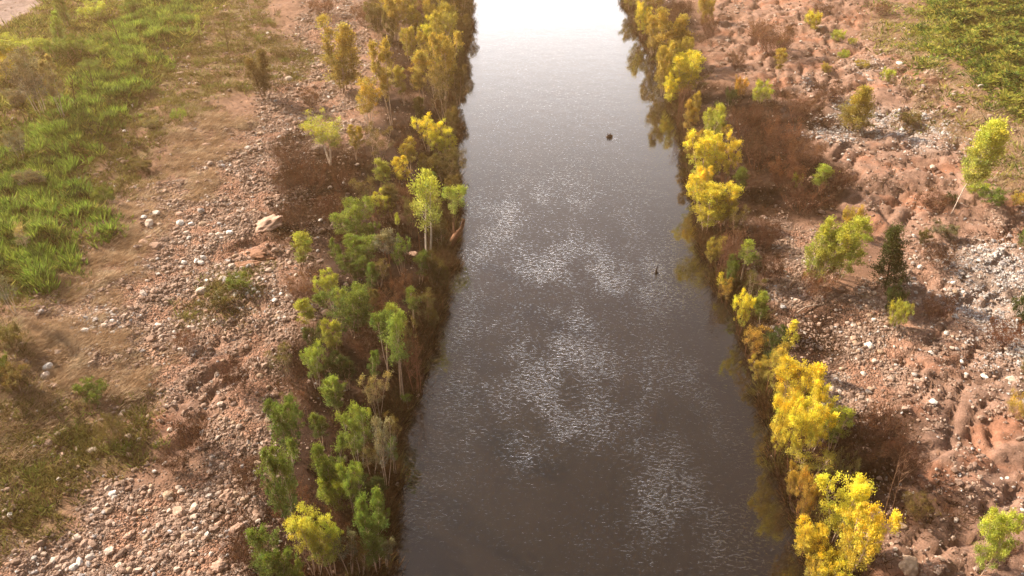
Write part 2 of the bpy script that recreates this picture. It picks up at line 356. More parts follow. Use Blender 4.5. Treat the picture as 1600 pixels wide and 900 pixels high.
# ------------------------------------------------------------------ warm haze in the air
bx_ = [(-1640, -1640, -3.0), (1640, 1640, CAM_H + 3)]
(x0, y0, z0), (x1, y1, z1) = bx_
Vb = [(x, y, z) for z in (z0, z1) for x, y in ((x0, y0), (x1, y0), (x1, y1), (x0, y1))]
hm = mesh_np("haze", Vb, [(0, 3, 2, 1), (4, 5, 6, 7), (0, 1, 5, 4), (1, 2, 6, 5), (2, 3, 7, 6), (3, 0, 4, 7)])
m, t, out, N, L = newmat("warm_haze")
pv = N("VolumePrincipled"); pv.inputs["Density"].default_value = .00068; pv.inputs["Anisotropy"].default_value = .6
pv.inputs["Color"].default_value = (.99, .62, .30, 1); L(pv.outputs[0], out.inputs["Volume"])
put("haze", hm, m, kind="stuff", label="thin warm haze over the river valley")

# ------------------------------------------------------------------ stones too small to pick apart
ph = (1 + 5 ** .5) / 2
ICO = np.array([(-1, ph, 0), (1, ph, 0), (-1, -ph, 0), (1, -ph, 0), (0, -1, ph), (0, 1, ph), (0, -1, -ph), (0, 1, -ph), (ph, 0, -1), (ph, 0, 1), (-ph, 0, -1), (-ph, 0, 1)]) / math.sqrt(1 + ph * ph)
ICOF = np.array([(0, 11, 5), (0, 5, 1), (0, 1, 7), (0, 7, 10), (0, 10, 11), (1, 5, 9), (5, 11, 4), (11, 10, 2), (10, 7, 6), (7, 1, 8), (3, 9, 4), (3, 4, 2), (3, 2, 6), (3, 6, 8), (3, 8, 9), (4, 9, 5), (2, 4, 11), (6, 2, 10), (8, 6, 7), (9, 8, 1)])
OCT = np.array([(1, 0, 0), (-1, 0, 0), (0, 1, 0), (0, -1, 0), (0, 0, 1), (0, 0, -1)], float)
OCTF = np.array([(0, 2, 4), (2, 1, 4), (1, 3, 4), (3, 0, 4), (2, 0, 5), (1, 2, 5), (3, 1, 5), (0, 3, 5)])
def rotz_mats(n):
    q = rng.normal(size=(n, 4)); q /= np.linalg.norm(q, axis=1)[:, None]; w, x, y, z = q.T
    return np.stack([1 - 2 * (y * y + z * z), 2 * (x * y - z * w), 2 * (x * z + y * w), 2 * (x * y + z * w), 1 - 2 * (x * x + z * z), 2 * (y * z - x * w), 2 * (x * z - y * w), 2 * (y * z + x * w), 1 - 2 * (x * x + y * y)], -1).reshape(n, 3, 3)
def scatter(n, dens, ymax=140.0, power=1.35, margin=1.06):
    """points on the banks in view; density follows a map and thins with distance"""
    out = []; tot = 0
    while tot < n:
        m = 200000
        yy = 20 + (ymax - 20) * rng.random(m) ** power; xx = rng.uniform(-1, 1, m) * (0.72 * np.hypot(yy, CAM_H) + 3) * .9
        px, py = project(xx, yy, xx * 0 + 1)
        ok = (px > -60) & (px < 1660) & (py > -50) & (py < 950)
        ok &= (xx < xl(yy) - .1) | (xx > xr(yy) + .1)
        xx, yy = xx[ok], yy[ok]; k = rng.random(len(xx)) < dens(xx, yy); xx, yy = xx[k], yy[k]
        if len(xx) == 0: break
        out.append(np.stack([xx, yy], -1)); tot += len(xx)
    return np.concatenate(out)[:n]
PAL = np.array([(.34, .24, .19), (.40, .29, .235), (.29, .20, .16), (.47, .37, .31), (.24, .165, .135), (.55, .49, .45)])
QPAL = np.array([(.46, .45, .46), (.58, .56, .55), (.38, .36, .37), (.66, .63, .60), (.34, .27, .24)])
def stone_tone(x, y, n):
    c = PAL[rng.choice(6, n, p=[.28, .22, .2, .13, .13, .04])]; q = rng.random(n) < zs(Z['quartz'], x, y) * .85 + .05
    c = np.where(q[:, None], QPAL[rng.choice(5, n, p=[.3, .25, .2, .15, .1])], c)
    return c * rng.uniform(.8, 1.15, (n, 1))
def stone_mesh(P, r, base, faces, name):
    n = len(P); V = base[None] * (1 + rng.normal(0, .16, (n, len(base), 1)))
    V = V * (np.stack([rng.uniform(.8, 1.5, n), rng.uniform(.65, 1.1, n), rng.uniform(.5, .8, n)], -1) * r[:, None])[:, None]
    a = rng.uniform(0, 2 * pi, n); tl = rng.normal(0, .25, n)
    c, s = np.cos(a), np.sin(a); ct, st = np.cos(tl), np.sin(tl)
    x, y, z = V[..., 0], V[..., 1], V[..., 2]
    x, z = x * ct[:, None] - z * st[:, None], x * st[:, None] + z * ct[:, None]
    x, y = x * c[:, None] - y * s[:, None], x * s[:, None] + y * c[:, None]
    zc = height(P[:, 0], P[:, 1]) + r * .22
    V = np.stack([x + P[:, :1], y + P[:, 1:2], z + zc[:, None]], -1).reshape(-1, 3)
    F = (faces[None] + (np.arange(n) * len(base))[:, None, None]).reshape(-1, 3)
    return mesh_np(name, V, F, False, {"tone": np.repeat(stone_tone(P[:, 0], P[:, 1], n), len(base), 0)})
def dens_stone(x, y):
    d = np.clip(zs(Z['gravel'], x, y) * (1 - .7 * zs(Z['mud'], x, y)) + 1.6 * zs(Z['quartz'], x, y) + .16 * zs(Z['mud'], x, y) + .03 + .28 * zs(Z['straw'], x, y) + .16 * zs(Z['olive'], x, y) + .10 * zs(Z['burnt_shade'], x, y), 0, 1.6) / 1.6 * (1 - .8 * zs(Z['burnt_shade'], x, y))
    cl = fbm(x * .35, y * .35, 90, 4, .65)
    return d * (.12 + 1.0 * sstep(-.25, .4, cl)) * (1 - .96 * np.clip(zs(Z['lush'], x, y) + zs(Z['vines'], x, y), 0, 1))
P = scatter(30000, dens_stone); r = np.clip(np.exp(rng.normal(math.log(.072), .5, len(P))), .04, .22) * (1 - .25 * zs(Z['quartz'], P[:, 0], P[:, 1])) * (1 + .004 * P[:, 1])
put("loose_stones", stone_mesh(P, r, ICO, ICOF, "loose_stones"), M_STONE, kind="stuff", label="loose pinkish stones strewn over both banks")
P = scatter(75000, dens_stone); r = np.clip(np.exp(rng.normal(math.log(.05), .35, len(P))), .025, .11) * (1 + .006 * P[:, 1])
put("pebbles", stone_mesh(P, r, OCT, OCTF, "pebbles"), M_STONE, kind="stuff", label="small pebbles filling the gaps between the stones")

# ------------------------------------------------------------------ grass and low growth
def blades(name, P, nb, h, w, spread, lean, leandir, tones, label, tipz=1.0, clump=.25, curve=False, zoff=0.0):
    """tufts of thin leaves: each leaf is a tapering sliver"""
    n = len(P) * nb; X = np.repeat(P, nb, 0); hh = np.repeat(h, nb) * rng.uniform(.5, 1.15, n)
    a = rng.uniform(0, 2 * pi, n); rad = clump * np.sqrt(rng.random(n)) * np.repeat(h, nb)
    bx = X[:, 0] + rad * np.cos(a); by = X[:, 1] + rad * np.sin(a)
    ld = leandir + rng.normal(0, .5, n); le = lean * rng.uniform(.5, 1.3, n)
    dx = np.cos(a) * spread + np.cos(ld) * le; dy = np.sin(a) * spread + np.sin(ld) * le
    dz = np.full(n, 1.0) * tipz * rng.uniform(.6, 1.2, n); ln = np.sqrt(dx * dx + dy * dy + dz * dz); dx, dy, dz = dx / ln, dy / ln, dz / ln
    s = rng.uniform(0, 2 * pi, n); sx, sy = np.cos(s), np.sin(s); ww = w * rng.uniform(.6, 1.4, n)
    z0 = height(bx, by) - .02 + zoff
    A = np.stack([bx - sx * ww, by - sy * ww, z0], -1); B = np.stack([bx + sx * ww, by + sy * ww, z0], -1)
    C = np.stack([bx + dx * hh, by + dy * hh, z0 + dz * hh], -1)
    V = np.stack([A, B, C], 1).reshape(-1, 3); F = np.arange(n * 3).reshape(-1, 3)
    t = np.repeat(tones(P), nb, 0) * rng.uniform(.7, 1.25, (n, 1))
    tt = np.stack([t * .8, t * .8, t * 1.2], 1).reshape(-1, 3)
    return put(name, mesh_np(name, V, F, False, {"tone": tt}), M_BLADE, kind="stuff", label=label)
def tones_from(*cs):
    cs = np.array(cs)
    def f(P):
        k = fbm(P[:, 0] * .6, P[:, 1] * .6, 120, 4, .6) * 1.3 + rng.normal(0, .25, len(P)); k = np.clip((k + .8) / 1.6 * (len(cs) - 1), 0, len(cs) - 1.001)
        i = k.astype(int); u = (k - i)[:, None]; return cs[i] * (1 - u) + cs[i + 1] * u
    return f
cl = lambda x, y, s, f=.3: sstep(-.3, .35, fbm(x * f, y * f, s, 4, .6))
P = scatter(12000, lambda x, y: zs(Z['lush'], x, y) ** 1.5 * (.06 + .94 * cl(x, y, 130, .45)), power=1.2)
blades("tall_green_grass", P, 16, rng.uniform(.38, .8, len(P)) * (.45 + 1.2 * cl(P[:, 0], P[:, 1], 140, .7)), .065, .65, .25, 2.0, tones_from((.05, .09, .02), (.15, .26, .04), (.29, .44, .06), (.07, .10, .03), (.40, .50, .08)), "tall bright green grass growing in a band on the left bank", 1.3, .3)
P = scatter(22000, lambda x, y: zs(Z['olive'], x, y) * (.22 + .8 * cl(x, y, 131, .35)), power=1.25)
blades("rough_grass", P, 10, rng.uniform(.25, .7, len(P)), .035, .8, .3, .5, tones_from((.12, .12, .03), (.27, .24, .07), (.11, .075, .035), (.34, .28, .10), (.20, .25, .05)), "rough olive and brown grass on the left bank", 1.0, .5)
P = scatter(13000, lambda x, y: zs(Z['straw'], x, y) * (.05 + .94 * cl(x, y, 132, .3)), power=1.25)
blades("flattened_dry_grass", P, 13, rng.uniform(.5, 1.0, len(P)), .025, .2, 1.5, .75, tones_from((.42, .28, .17), (.52, .39, .26), (.32, .20, .12), (.60, .48, .34)), "dry straw coloured grass combed flat by flood water", .45, .5)
P = scatter(8000, lambda x, y: np.clip(zs(Z['burnt_shade'], x, y) + .05 * zs(Z['gravel'], x, y), 0, 1) * (.1 + .9 * cl(x, y, 133, .25)), power=1.2)
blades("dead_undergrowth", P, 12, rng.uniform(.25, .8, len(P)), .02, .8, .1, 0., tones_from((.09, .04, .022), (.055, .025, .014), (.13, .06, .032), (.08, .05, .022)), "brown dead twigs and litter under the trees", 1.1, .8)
P = scatter(24000, lambda x, y: zs(Z['vines'], x, y) * (1 - zs(Z['lawn'], x, y)) * (.3 + .7 * cl(x, y, 134, .3)), power=1.0)
blades("creeping_vines", P, 9, rng.uniform(.25, .55, len(P)) * (.5 + 1.1 * cl(P[:, 0], P[:, 1], 141, .6)), .13, 1.2, .2, -.4, tones_from((.05, .10, .02), (.15, .28, .04), (.42, .44, .07), (.50, .42, .09), (.09, .16, .03)), "tangled green and yellow creepers smothering the right bank", .8, 1.0, zoff=.05)
P = scatter(9000, lambda x, y: np.clip(zs(Z['olive'], x, y) * (x < -42) + .8 * zs(Z['lush'], x, y) + .35 * zs(Z['straw'], x, y) * (x > 30), 0, 1) * (.03 + .97 * cl(x, y, 150, .5) ** 2), power=1.0)
blades("leafy_weeds", P, 9, rng.uniform(.3, .8, len(P)) * (.4 + 1.2 * cl(P[:, 0], P[:, 1], 142, .5)), .10, .9, .2, -.3, tones_from((.07, .11, .02), (.17, .23, .04), (.34, .36, .07), (.42, .38, .10), (.12, .14, .04)), "leafy green and yellow weeds scattered through the rough grass", .9, 1.0)
P = scatter(3500, lambda x, y: zs(Z['lawn'], x, y), power=.7)
blades("smooth_green_grass", P, 12, rng.uniform(.4, .7, len(P)), .07, .5, .2, 0, tones_from((.22, .30, .05), (.28, .33, .07)), "smooth pale green grass beyond the creepers", 1.0, 1.2)
# low brush hanging over both shorelines
def shore_dens(x, y):
    d = np.maximum(xl(y) - x, x - xr(y)); return sstep(-.1, .2, d) * sstep(2.4, .6, d) * (.3 + .7 * cl(x, y, 135, .5))
P = scatter(6500, shore_dens, power=1.3)
blades("waterside_brush", P, 12, rng.uniform(.4, 1.3, len(P)), .035, .7, .0, 0, tones_from((.085, .042, .025), (.085, .06, .025), (.14, .075, .035), (.06, .03, .018), (.14, .12, .035)), "reddish brown brush along the edge of the water", 1.0, .5)

# ------------------------------------------------------------------ boulders and stones that can be picked out
def rock_mesh(name, sub, seed, rough=.22, flat_=.65, lon=1.25, smooth=True):
    r = np.random.default_rng(seed); V = ICO.copy(); Fc = ICOF.copy()
    for _ in range(sub):
        e = {}; V = list(map(np.array, V)); NF = []
        def mid(a, b):
            k = (min(a, b), max(a, b))
            if k not in e:
                p = V[a] + V[b]; V.append(p / np.linalg.norm(p)); e[k] = len(V) - 1
            return e[k]
        for a, b, c in Fc:
            x, y, z = mid(a, b), mid(b, c), mid(c, a); NF += [(a, x, z), (x, b, y), (z, y, c), (x, y, z)]
        Fc = np.array(NF); V = np.array(V)
    # planes cut facets, noise roughens
    for _ in range(7):
        nrm = r.normal(size=3); nrm /= np.linalg.norm(nrm); dlim = r.uniform(.62, .9); d = V @ nrm
        V = V - np.outer(np.maximum(d - dlim, 0), nrm) * .92
    V = V * (1 + rough * (perlin(V[:, 0] * 2 + seed, V[:, 1] * 2 + V[:, 2] * 1.7, 3) * .8 + .3 * perlin(V[:, 0] * 5, V[:, 1] * 5 + V[:, 2] * 4, 5)))[:, None]
    V = V * np.array([lon, 1, flat_]); V[:, 2] += flat_ * .42
    return mesh_np(name, V, Fc, smooth)
SM = [rock_mesh("stone", 1, 100 + k, .25, .62 + .1 * (k % 2), 1.1 + .15 * (k % 3), False) for k in range(8)]
BM = [rock_mesh("boulder", 3, 200 + k, .3, .6, 1.2, True) for k in range(5)]
for m_ in SM + BM: m_.materials.append(M_ROCK)
RC_ = dict(pink=(.47, .32, .25), white=(.78, .76, .73), tan=(.46, .34, .25), grey=(.44, .42, .41), red=(.36, .19, .12), brown=(.24, .15, .11), pale=(.60, .50, .43), dark=(.10, .07, .05))
def rock(px, py, wpx, col, label, group=None, big=False, rz=None, name=None, flat_=1.0, sy=1.0):
    x, y, z = ground(px, py); s = wpx * m_per_px(x, y, z) / 2.3
    me = random.choice(BM if big else SM); o = bpy.data.objects.new(name or ("boulder" if wpx >= 22 else "stone"), me); COL.objects.link(o)
    o.location = (x, y, z - .06 * s); o.scale = (s, s * sy, s * flat_ * random.uniform(.8, 1.1)); o.rotation_euler = (random.uniform(-.15, .15), random.uniform(-.15, .15), random.uniform(0, 6.28) if rz is None else rz)
    k = random.uniform(.88, 1.1); c = RC_[col]; o.color = (c[0] * k, c[1] * k, c[2] * k, 1)
    o["label"] = label; o["category"] = "boulder" if wpx >= 22 else "stone"
    if group: o["group"] = group
    return o
for a in [
 (420, 352, 50, 'pink', "large smooth pinkish boulder half buried among dark brush on left bank", None, True, .6, None, .6),
 (398, 398, 34, 'red', "rounded reddish slab above the long low mud lobes on left bank", None, True, -.2, None, .5),
 (388, 414, 40, 'red', "lowest long reddish mud rounded slab pointing toward the leaning green sapling", None, True, .05, None, .5, .6),
 (406, 405, 44, 'red', "long reddish slab just above the lowest slab beside the leaning sapling", None, True, .0, None, .5, .6),
 (349, 435, 17, 'pale', "pale rounded stone left of the green tussock on the gravel slope", None),
 (314, 456, 20, 'pale', "broad pale stone in the middle of the left gravel slope", None),
 (387, 232, 11, 'white', "small bright white stone high on the left gravel slope", None),
 (330, 368, 13, 'pale', "pale pointed stone directly left of a rounder pale stone", None),
 (343, 368, 13, 'pale', "rounder pale stone directly right of the pointed one", None),
 (314, 411, 12, 'white', "pale egg shaped stone near the edge of the combed dry grass", None),
 (340, 416, 10, 'pale', "small pale rounded stone left of the low reddish slabs", None),
 (282, 349, 15, 'white', "white angular stone at the tip of the combed dry grass", None),
 (291, 365, 11, 'pale', "small pale stone just below the white angular stone in dry grass", None),
 (244, 334, 14, 'white', "white oval stone among dry grass beside the green growth edge", None),
 (232, 350, 18, 'pale', "broad whitish stone between the dry grass tufts", None),
 (224, 379, 20, 'pink', "flat pinkish stone pair member on the left in dry grass", None, False, 0, None, .7),
 (243, 384, 18, 'pink', "flat pinkish stone to the right of its twin in dry grass", None, False, 0, None, .7),
 (314, 330, 14, 'grey', "dark grey stone standing out beside the dry grass", None),
 (322, 228, 14, 'pink', "pinkish stone lying in thin grass near the small white flowers", None),
 (451, 190, 18, 'brown', "brown rounded stone on the upper left slope near the brush", None),
 (451, 124, 16, 'pale', "pale slab beside the dark slanted tree on the upper left slope", None, False, -.5),
 (132, 517, 17, 'white', "white rounded stone at the heart of the pale stone patch", None),
 (163, 510, 14, 'pale', "pale oval stone with a dark rim beside brown dry grass", None, False, .3),
 (176, 520, 10, 'white', "small white wedge stone right of the dark rimmed oval stone", None),
 (193, 511, 9, 'pale', "small pale stone just right of the combed brown grass", None),
 (236, 531, 15, 'pink', "pinkish stone with shaded edge amid pale dry grass", None),
 (246, 572, 13, 'pink', "stone on the edge of the dark patch above the red mud gully", None),
 (232, 603, 9, 'white', "small oval white stone next to the red mud gully head", None, False, .9),
 (74, 575, 18, 'white', "large whitish stone half hidden in dry grass at far left", None),
 (72, 587, 16, 'pale', "pale stone directly below the large whitish one at far left", None),
 (177, 773, 16, 'white', "brightest white angular stone on the grassy lower left bank", None),
 (241, 737, 8, 'white', "small white heart shaped stone on the dark grassy ledge", None),
 (279, 762, 10, 'pale', "pale pointed stone right of the grassy ledge", None),
 (345, 632, 13, 'pale', "pale stone beside the dark twig at the top of the rubble", None),
 (266, 672, 12, 'pale', "pale stone on the red mud gully floor", None),
 (218, 686, 9, 'white', "bright small stone on the left of the pair on the gully edge", None),
 (144, 705, 18, 'pale', "long pale stone lying in green grass at lower left", None, False, 0),
 (115, 888, 17, 'white', "white stone near the bottom edge in the left corner", None, False, .7),
 (172, 862, 17, 'pale', "flat pale stone at the lower left cut by grass", None, False, .7),
 (186, 884, 13, 'pale', "whitish stone with flat top beside the bottom edge rubble", None),
 (281, 801, 26, 'pink', "big pinkish upright boulder in the lower left rubble", None),
 (263, 774, 20, 'tan', "tan boulder above the upright pinkish boulder", None),
 (220, 800, 13, 'tan', "round tan stone surrounded by small rubble and grass", None),
 (170, 798, 14, 'tan', "yellowish tan stone at the edge of the lower grass", None),
 (356, 776, 26, 'pink', "large pinkish boulder at the shadow edge of the tree strip", None, True),
 (372, 826, 22, 'pink', "boulder close to the dark tree strip in the lower rubble", None, True),
 (344, 886, 26, 'pink', "large flat pinkish boulder at the bottom beside the dark strip", None, True),
 (265, 866, 13, 'pale', "pale rounded stone in the lower rubble near the bottom edge", None),
 (201, 838, 14, 'pink', "pinkish stone centred in the lower left rubble", None),
 (120, 840, 14, 'pale', "pale stone lying between brown and green grass at lower left", None),
 (510, 490, 18, 'pink', "pinkish flat stone under the yellow tipped sapling", None, False, -.4),
 (558, 258, 9, 'pale', "small round pale stone in the dark ground right of the flat topped tree", None),
 (516, 294, 10, 'pale', "round pale stone below the flat topped tree", None),
 (645, 398, 18, 'pink', "pinkish slab in the dark understorey behind the tall forked tree", None, False, 0, None, .6),
 (668, 410, 14, 'pink', "flat pale slab at the foot of the tall forked tree", None, False, 0, None, .5),
 (1358, 541, 18, 'white', "large white oval stone in the middle of the right gravel", None),
 (1334, 509, 12, 'pale', "pale oval stone just up the slope from the large white one", None),
 (1333, 530, 14, 'pink', "dull pinkish stone left of the large white oval stone", None),
 (1385, 508, 13, 'brown', "round brown stone in the shade of the small yellow green shrub", None),
 (1365, 500, 9, 'white', "white chip beside the round brown stone", None),
 (1502, 577, 13, 'white', "round white stone on red mud at right", None),
 (1510, 585, 8, 'white', "smaller white stone touching the round white stone on red mud", None),
 (1488, 544, 9, 'pale', "pale round stone between shadow and red twiggy bush", None),
 (1538, 588, 12, 'white', "white lumpy stone right of the round pair on red mud", None),
 (1580, 594, 18, 'pale', "flat pale stone next to the pale yellow tree at right edge", None, False, .1),
 (1591, 499, 14, 'brown', "brownish stone in front of the dark bush at right edge", None),
 (1489, 444, 9, 'white', "white stone above a tan stone at the head of the pale scree", None),
 (1492, 456, 13, 'tan', "tan stone just under the white stone at the scree head", None),
 (1437, 417, 9, 'white', "lone white stone on the red slope right of the dark conifer", None),
 (1458, 628, 13, 'white', "bright white lump on the dark mud ledge at right", None),
 (1376, 648, 13, 'pink', "pinkish oval stone at the top edge of the big shadow", None, False, -.5),
 (1360, 608, 11, 'tan', "oval tan stone standing above the shaded brown gully", None, False, 1.0),
 (1370, 825, 16, 'brown', "rounded brown boulder right of the yellow trees at bottom", None, True),
 (1356, 826, 10, 'brown', "smaller brown stone touching the rounded boulder by yellow trees", None),
 (1358, 838, 12, 'tan', "tan stone below the rounded brown boulder", None, False, .1),
 (1350, 851, 9, 'pale', "pale flat stone beside the lowest yellow tree", None),
 (1405, 822, 20, 'tan', "blocky tan boulder near the foot of the bare dead tree", None),
 (1399, 858, 8, 'pale', "small pale stone above another on smooth mud at bottom right", None),
 (1400, 867, 7, 'pale', "smaller of two pale stones on smooth mud at bottom right", None, False, -.6),
 (1420, 886, 36, 'tan', "largest tan boulder at the bottom right edge", None, True, .6),
 (1494, 812, 9, 'pale', "pale stone on the gully rim left of the yellow green tree", None),
 (1573, 748, 9, 'white', "white stone of the little row on the right mud ledge", None),
 (1565, 748, 7, 'white', "left white stone of the little row on the right mud ledge", None),
 (1597, 797, 8, 'white', "white stone at the right edge above the shaded bank", None),
 (1406, 99, 15, 'white', "round white slab on bare ground near the creepers", None, False, 0, None, .4),
 (1359, 126, 14, 'grey', "grey flat stone by the small yellow green shrub up the right bank", None, False, -.2, None, .6),
 (1409, 203, 9, 'white', "white stone at the foot of the thin bare sapling", None),
 (1458, 262, 13, 'pale', "pale boulder at the lower tip of the white scree", None),
 (1326, 251, 8, 'white', "white stone on red mud below the white scree", None),
 (1281, 48, 9, 'pale', "pale stone in front of the yellow shrub high on right bank", None),
 (1268, 152, 7, 'pale', "pale stone at the mouth of the dark red hollow", None),
]: rock(*a)
named_rocks = 88
# the many alike stones, patch by patch, each told by its size, colour and nearest landmark
MARKS = [(420, 352, "the large smooth pinkish boulder"), (388, 414, "the low reddish slabs"), (314, 456, "the broad pale stone of the left gravel"), (468, 420, "the sapling leaning on the gravel"), (132, 517, "the white rounded stone at far left"), (163, 510, "the dark rimmed oval stone"),
 (282, 349, "the white angular stone in dry grass"), (387, 232, "the small bright white stone upslope"), (516, 256, "the flat topped spreading tree"), (537, 142, "the tall golden column tree"), (413, 152, "the dark slanting tree"), (177, 773, "the brightest white angular stone"), (281, 801, "the upright pinkish boulder"),
 (115, 888, "the white stone in the left corner"), (356, 776, "the large boulder at the shadow edge"), (344, 886, "the flat boulder at the bottom edge"), (201, 838, "the pinkish stone central in lower rubble"), (455, 826, "the whitish twigged tree"), (461, 716, "the olive green rubble edge tree"), (372, 606, "the twiggy bush at the gully head"),
 (310, 700, "the dark brush on the ledge"), (451, 595, "the faded olive sapling on rubble"), (519, 482, "the pale stemmed yellowish sapling"), (1358, 541, "the large white oval stone"), (1262, 448, "the slanting yellow green tree"), (1308, 438, "the broad pale yellow green tree"), (1383, 452, "the dark dense tree"), (1228, 650, "the full yellow tree"),
 (1396, 512, "the small yellow green bush"), (1222, 575, "the torch shaped sapling"), (1460, 500, "the dark rusty scree bush"), (1502, 577, "the round white stone on red mud"), (1489, 444, "the white stone of the scree head"), (1560, 540, "the rusty leafless bush"), (1594, 508, "the dark round edge bush"), (1360, 608, "the standing tan oval stone"), (240, 770, "the grassy ledge"), (265, 866, "the pale rounded stone near the bottom")]
PATCH = [(60, (200, 420), (760, 900), ('pink', 'tan', 'pale', 'brown'), (9, 16)), (35, (320, 440), (560, 750), ('pink', 'brown', 'tan'), (7, 13)), (50, (200, 470), (330, 520), ('pink', 'pale', 'tan', 'white'), (7, 13)),
 (35, (330, 520), (100, 320), ('pink', 'tan', 'pale', 'brown'), (6, 11)), (50, (1220, 1400), (430, 640), ('pink', 'pale', 'brown', 'tan'), (7, 13)), (28, (1410, 1600), (400, 600), ('white', 'pale', 'grey'), (7, 12))]
GRP = ["rubble stones on the lower left slope", "rubble stones beside the left tree strip", "stones of the left gravel slope", "stones high on the left slope", "cobbles of the right gravel", "stones of the pale scree"]
CW = dict(pink='pinkish', tan='tan', pale='pale', brown='brown', white='white', grey='grey')
todo = []
for (n, (xa, xb), (ya, yb), cols, (sa, sb)), grp in zip(PATCH, GRP):
    k = 0; tries = 0
    while k < n and tries < 4000:
        tries += 1; px, py = random.uniform(xa, xb), random.uniform(ya, yb); x, y = flat(px, py, 1.5)
        if random.random() > float(dens_stone(np.array([x]), np.array([y]))[0]) * 1.5: continue
        if any((px - t[0]) ** 2 + (py - t[1]) ** 2 < 169 for t in todo): continue
        todo.append((px, py, sa + (sb - sa) * random.random() ** 1.8, random.choice(cols), grp)); k += 1
BY = {}
for i, (px, py, w, c, grp) in enumerate(todo):
    mx_, my_, mn = min(MARKS, key=lambda q: (q[0] - px) ** 2 + (q[1] - py) ** 2); dx, dy = px - mx_, py - my_; d = math.hypot(dx, dy); a = math.degrees(math.atan2(dy, dx)) % 360
    side = ["right of", "lower right of", "below", "lower left of", "left of", "upper left of", "above", "upper right of"][int((a + 22.5) // 45) % 8]
    BY.setdefault((CW[c], side, mn), []).append((d, w, i))
LAB = {}
for (c, side, mn), L_ in BY.items():
    L_.sort()
    for r_, (d, w, i) in enumerate(L_):
        far = "" if len(L_) == 1 else ("nearest " if r_ == 0 else ("farthest " if r_ == len(L_) - 1 else ("second nearest ", "third nearest ", "fourth nearest ", "fifth nearest ", "sixth nearest ", "seventh nearest ", "eighth nearest ")[min(r_ - 1, 6)]))
        LAB[i] = f"{far}{c} stone {side} {mn}"
for i, (px, py, w, c, grp) in enumerate(todo): rock(px, py, w, c, LAB[i], grp, name="stone")

# ------------------------------------------------------------------ trees and bushes
def tube(V, Fq, pts, r0, r1, k):
    """a tapering limb through pts"""
    n = len(pts); b = len(V)
    for i, p in enumerate(pts):
        d = (pts[min(i + 1, n - 1)] - pts[max(i - 1, 0)]); d = d / (np.linalg.norm(d) + 1e-9)
        a = np.cross(d, (.3, .9, .2)); a /= np.linalg.norm(a) + 1e-9; c = np.cross(d, a)
        r = r0 + (r1 - r0) * i / (n - 1)
        for j in range(k):
            t = 2 * pi * j / k; V.append(p + (a * cos(t) + c * sin(t)) * r)
    for i in range(n - 1):
        for j in range(k):
            q = b + i * k; Fq.append((q + j, q + (j + 1) % k, q + k + (j + 1) % k, q + k + j))
def limb(r, p, d, ln, n, wob, up):
    pts = [np.array(p)]; d = np.array(d, float); d /= np.linalg.norm(d)
    for i in range(n):
        d = d + r.normal(0, wob, 3) + np.array([0, 0, up]); d /= np.linalg.norm(d); pts.append(pts[-1] + d * ln / n)
    return pts
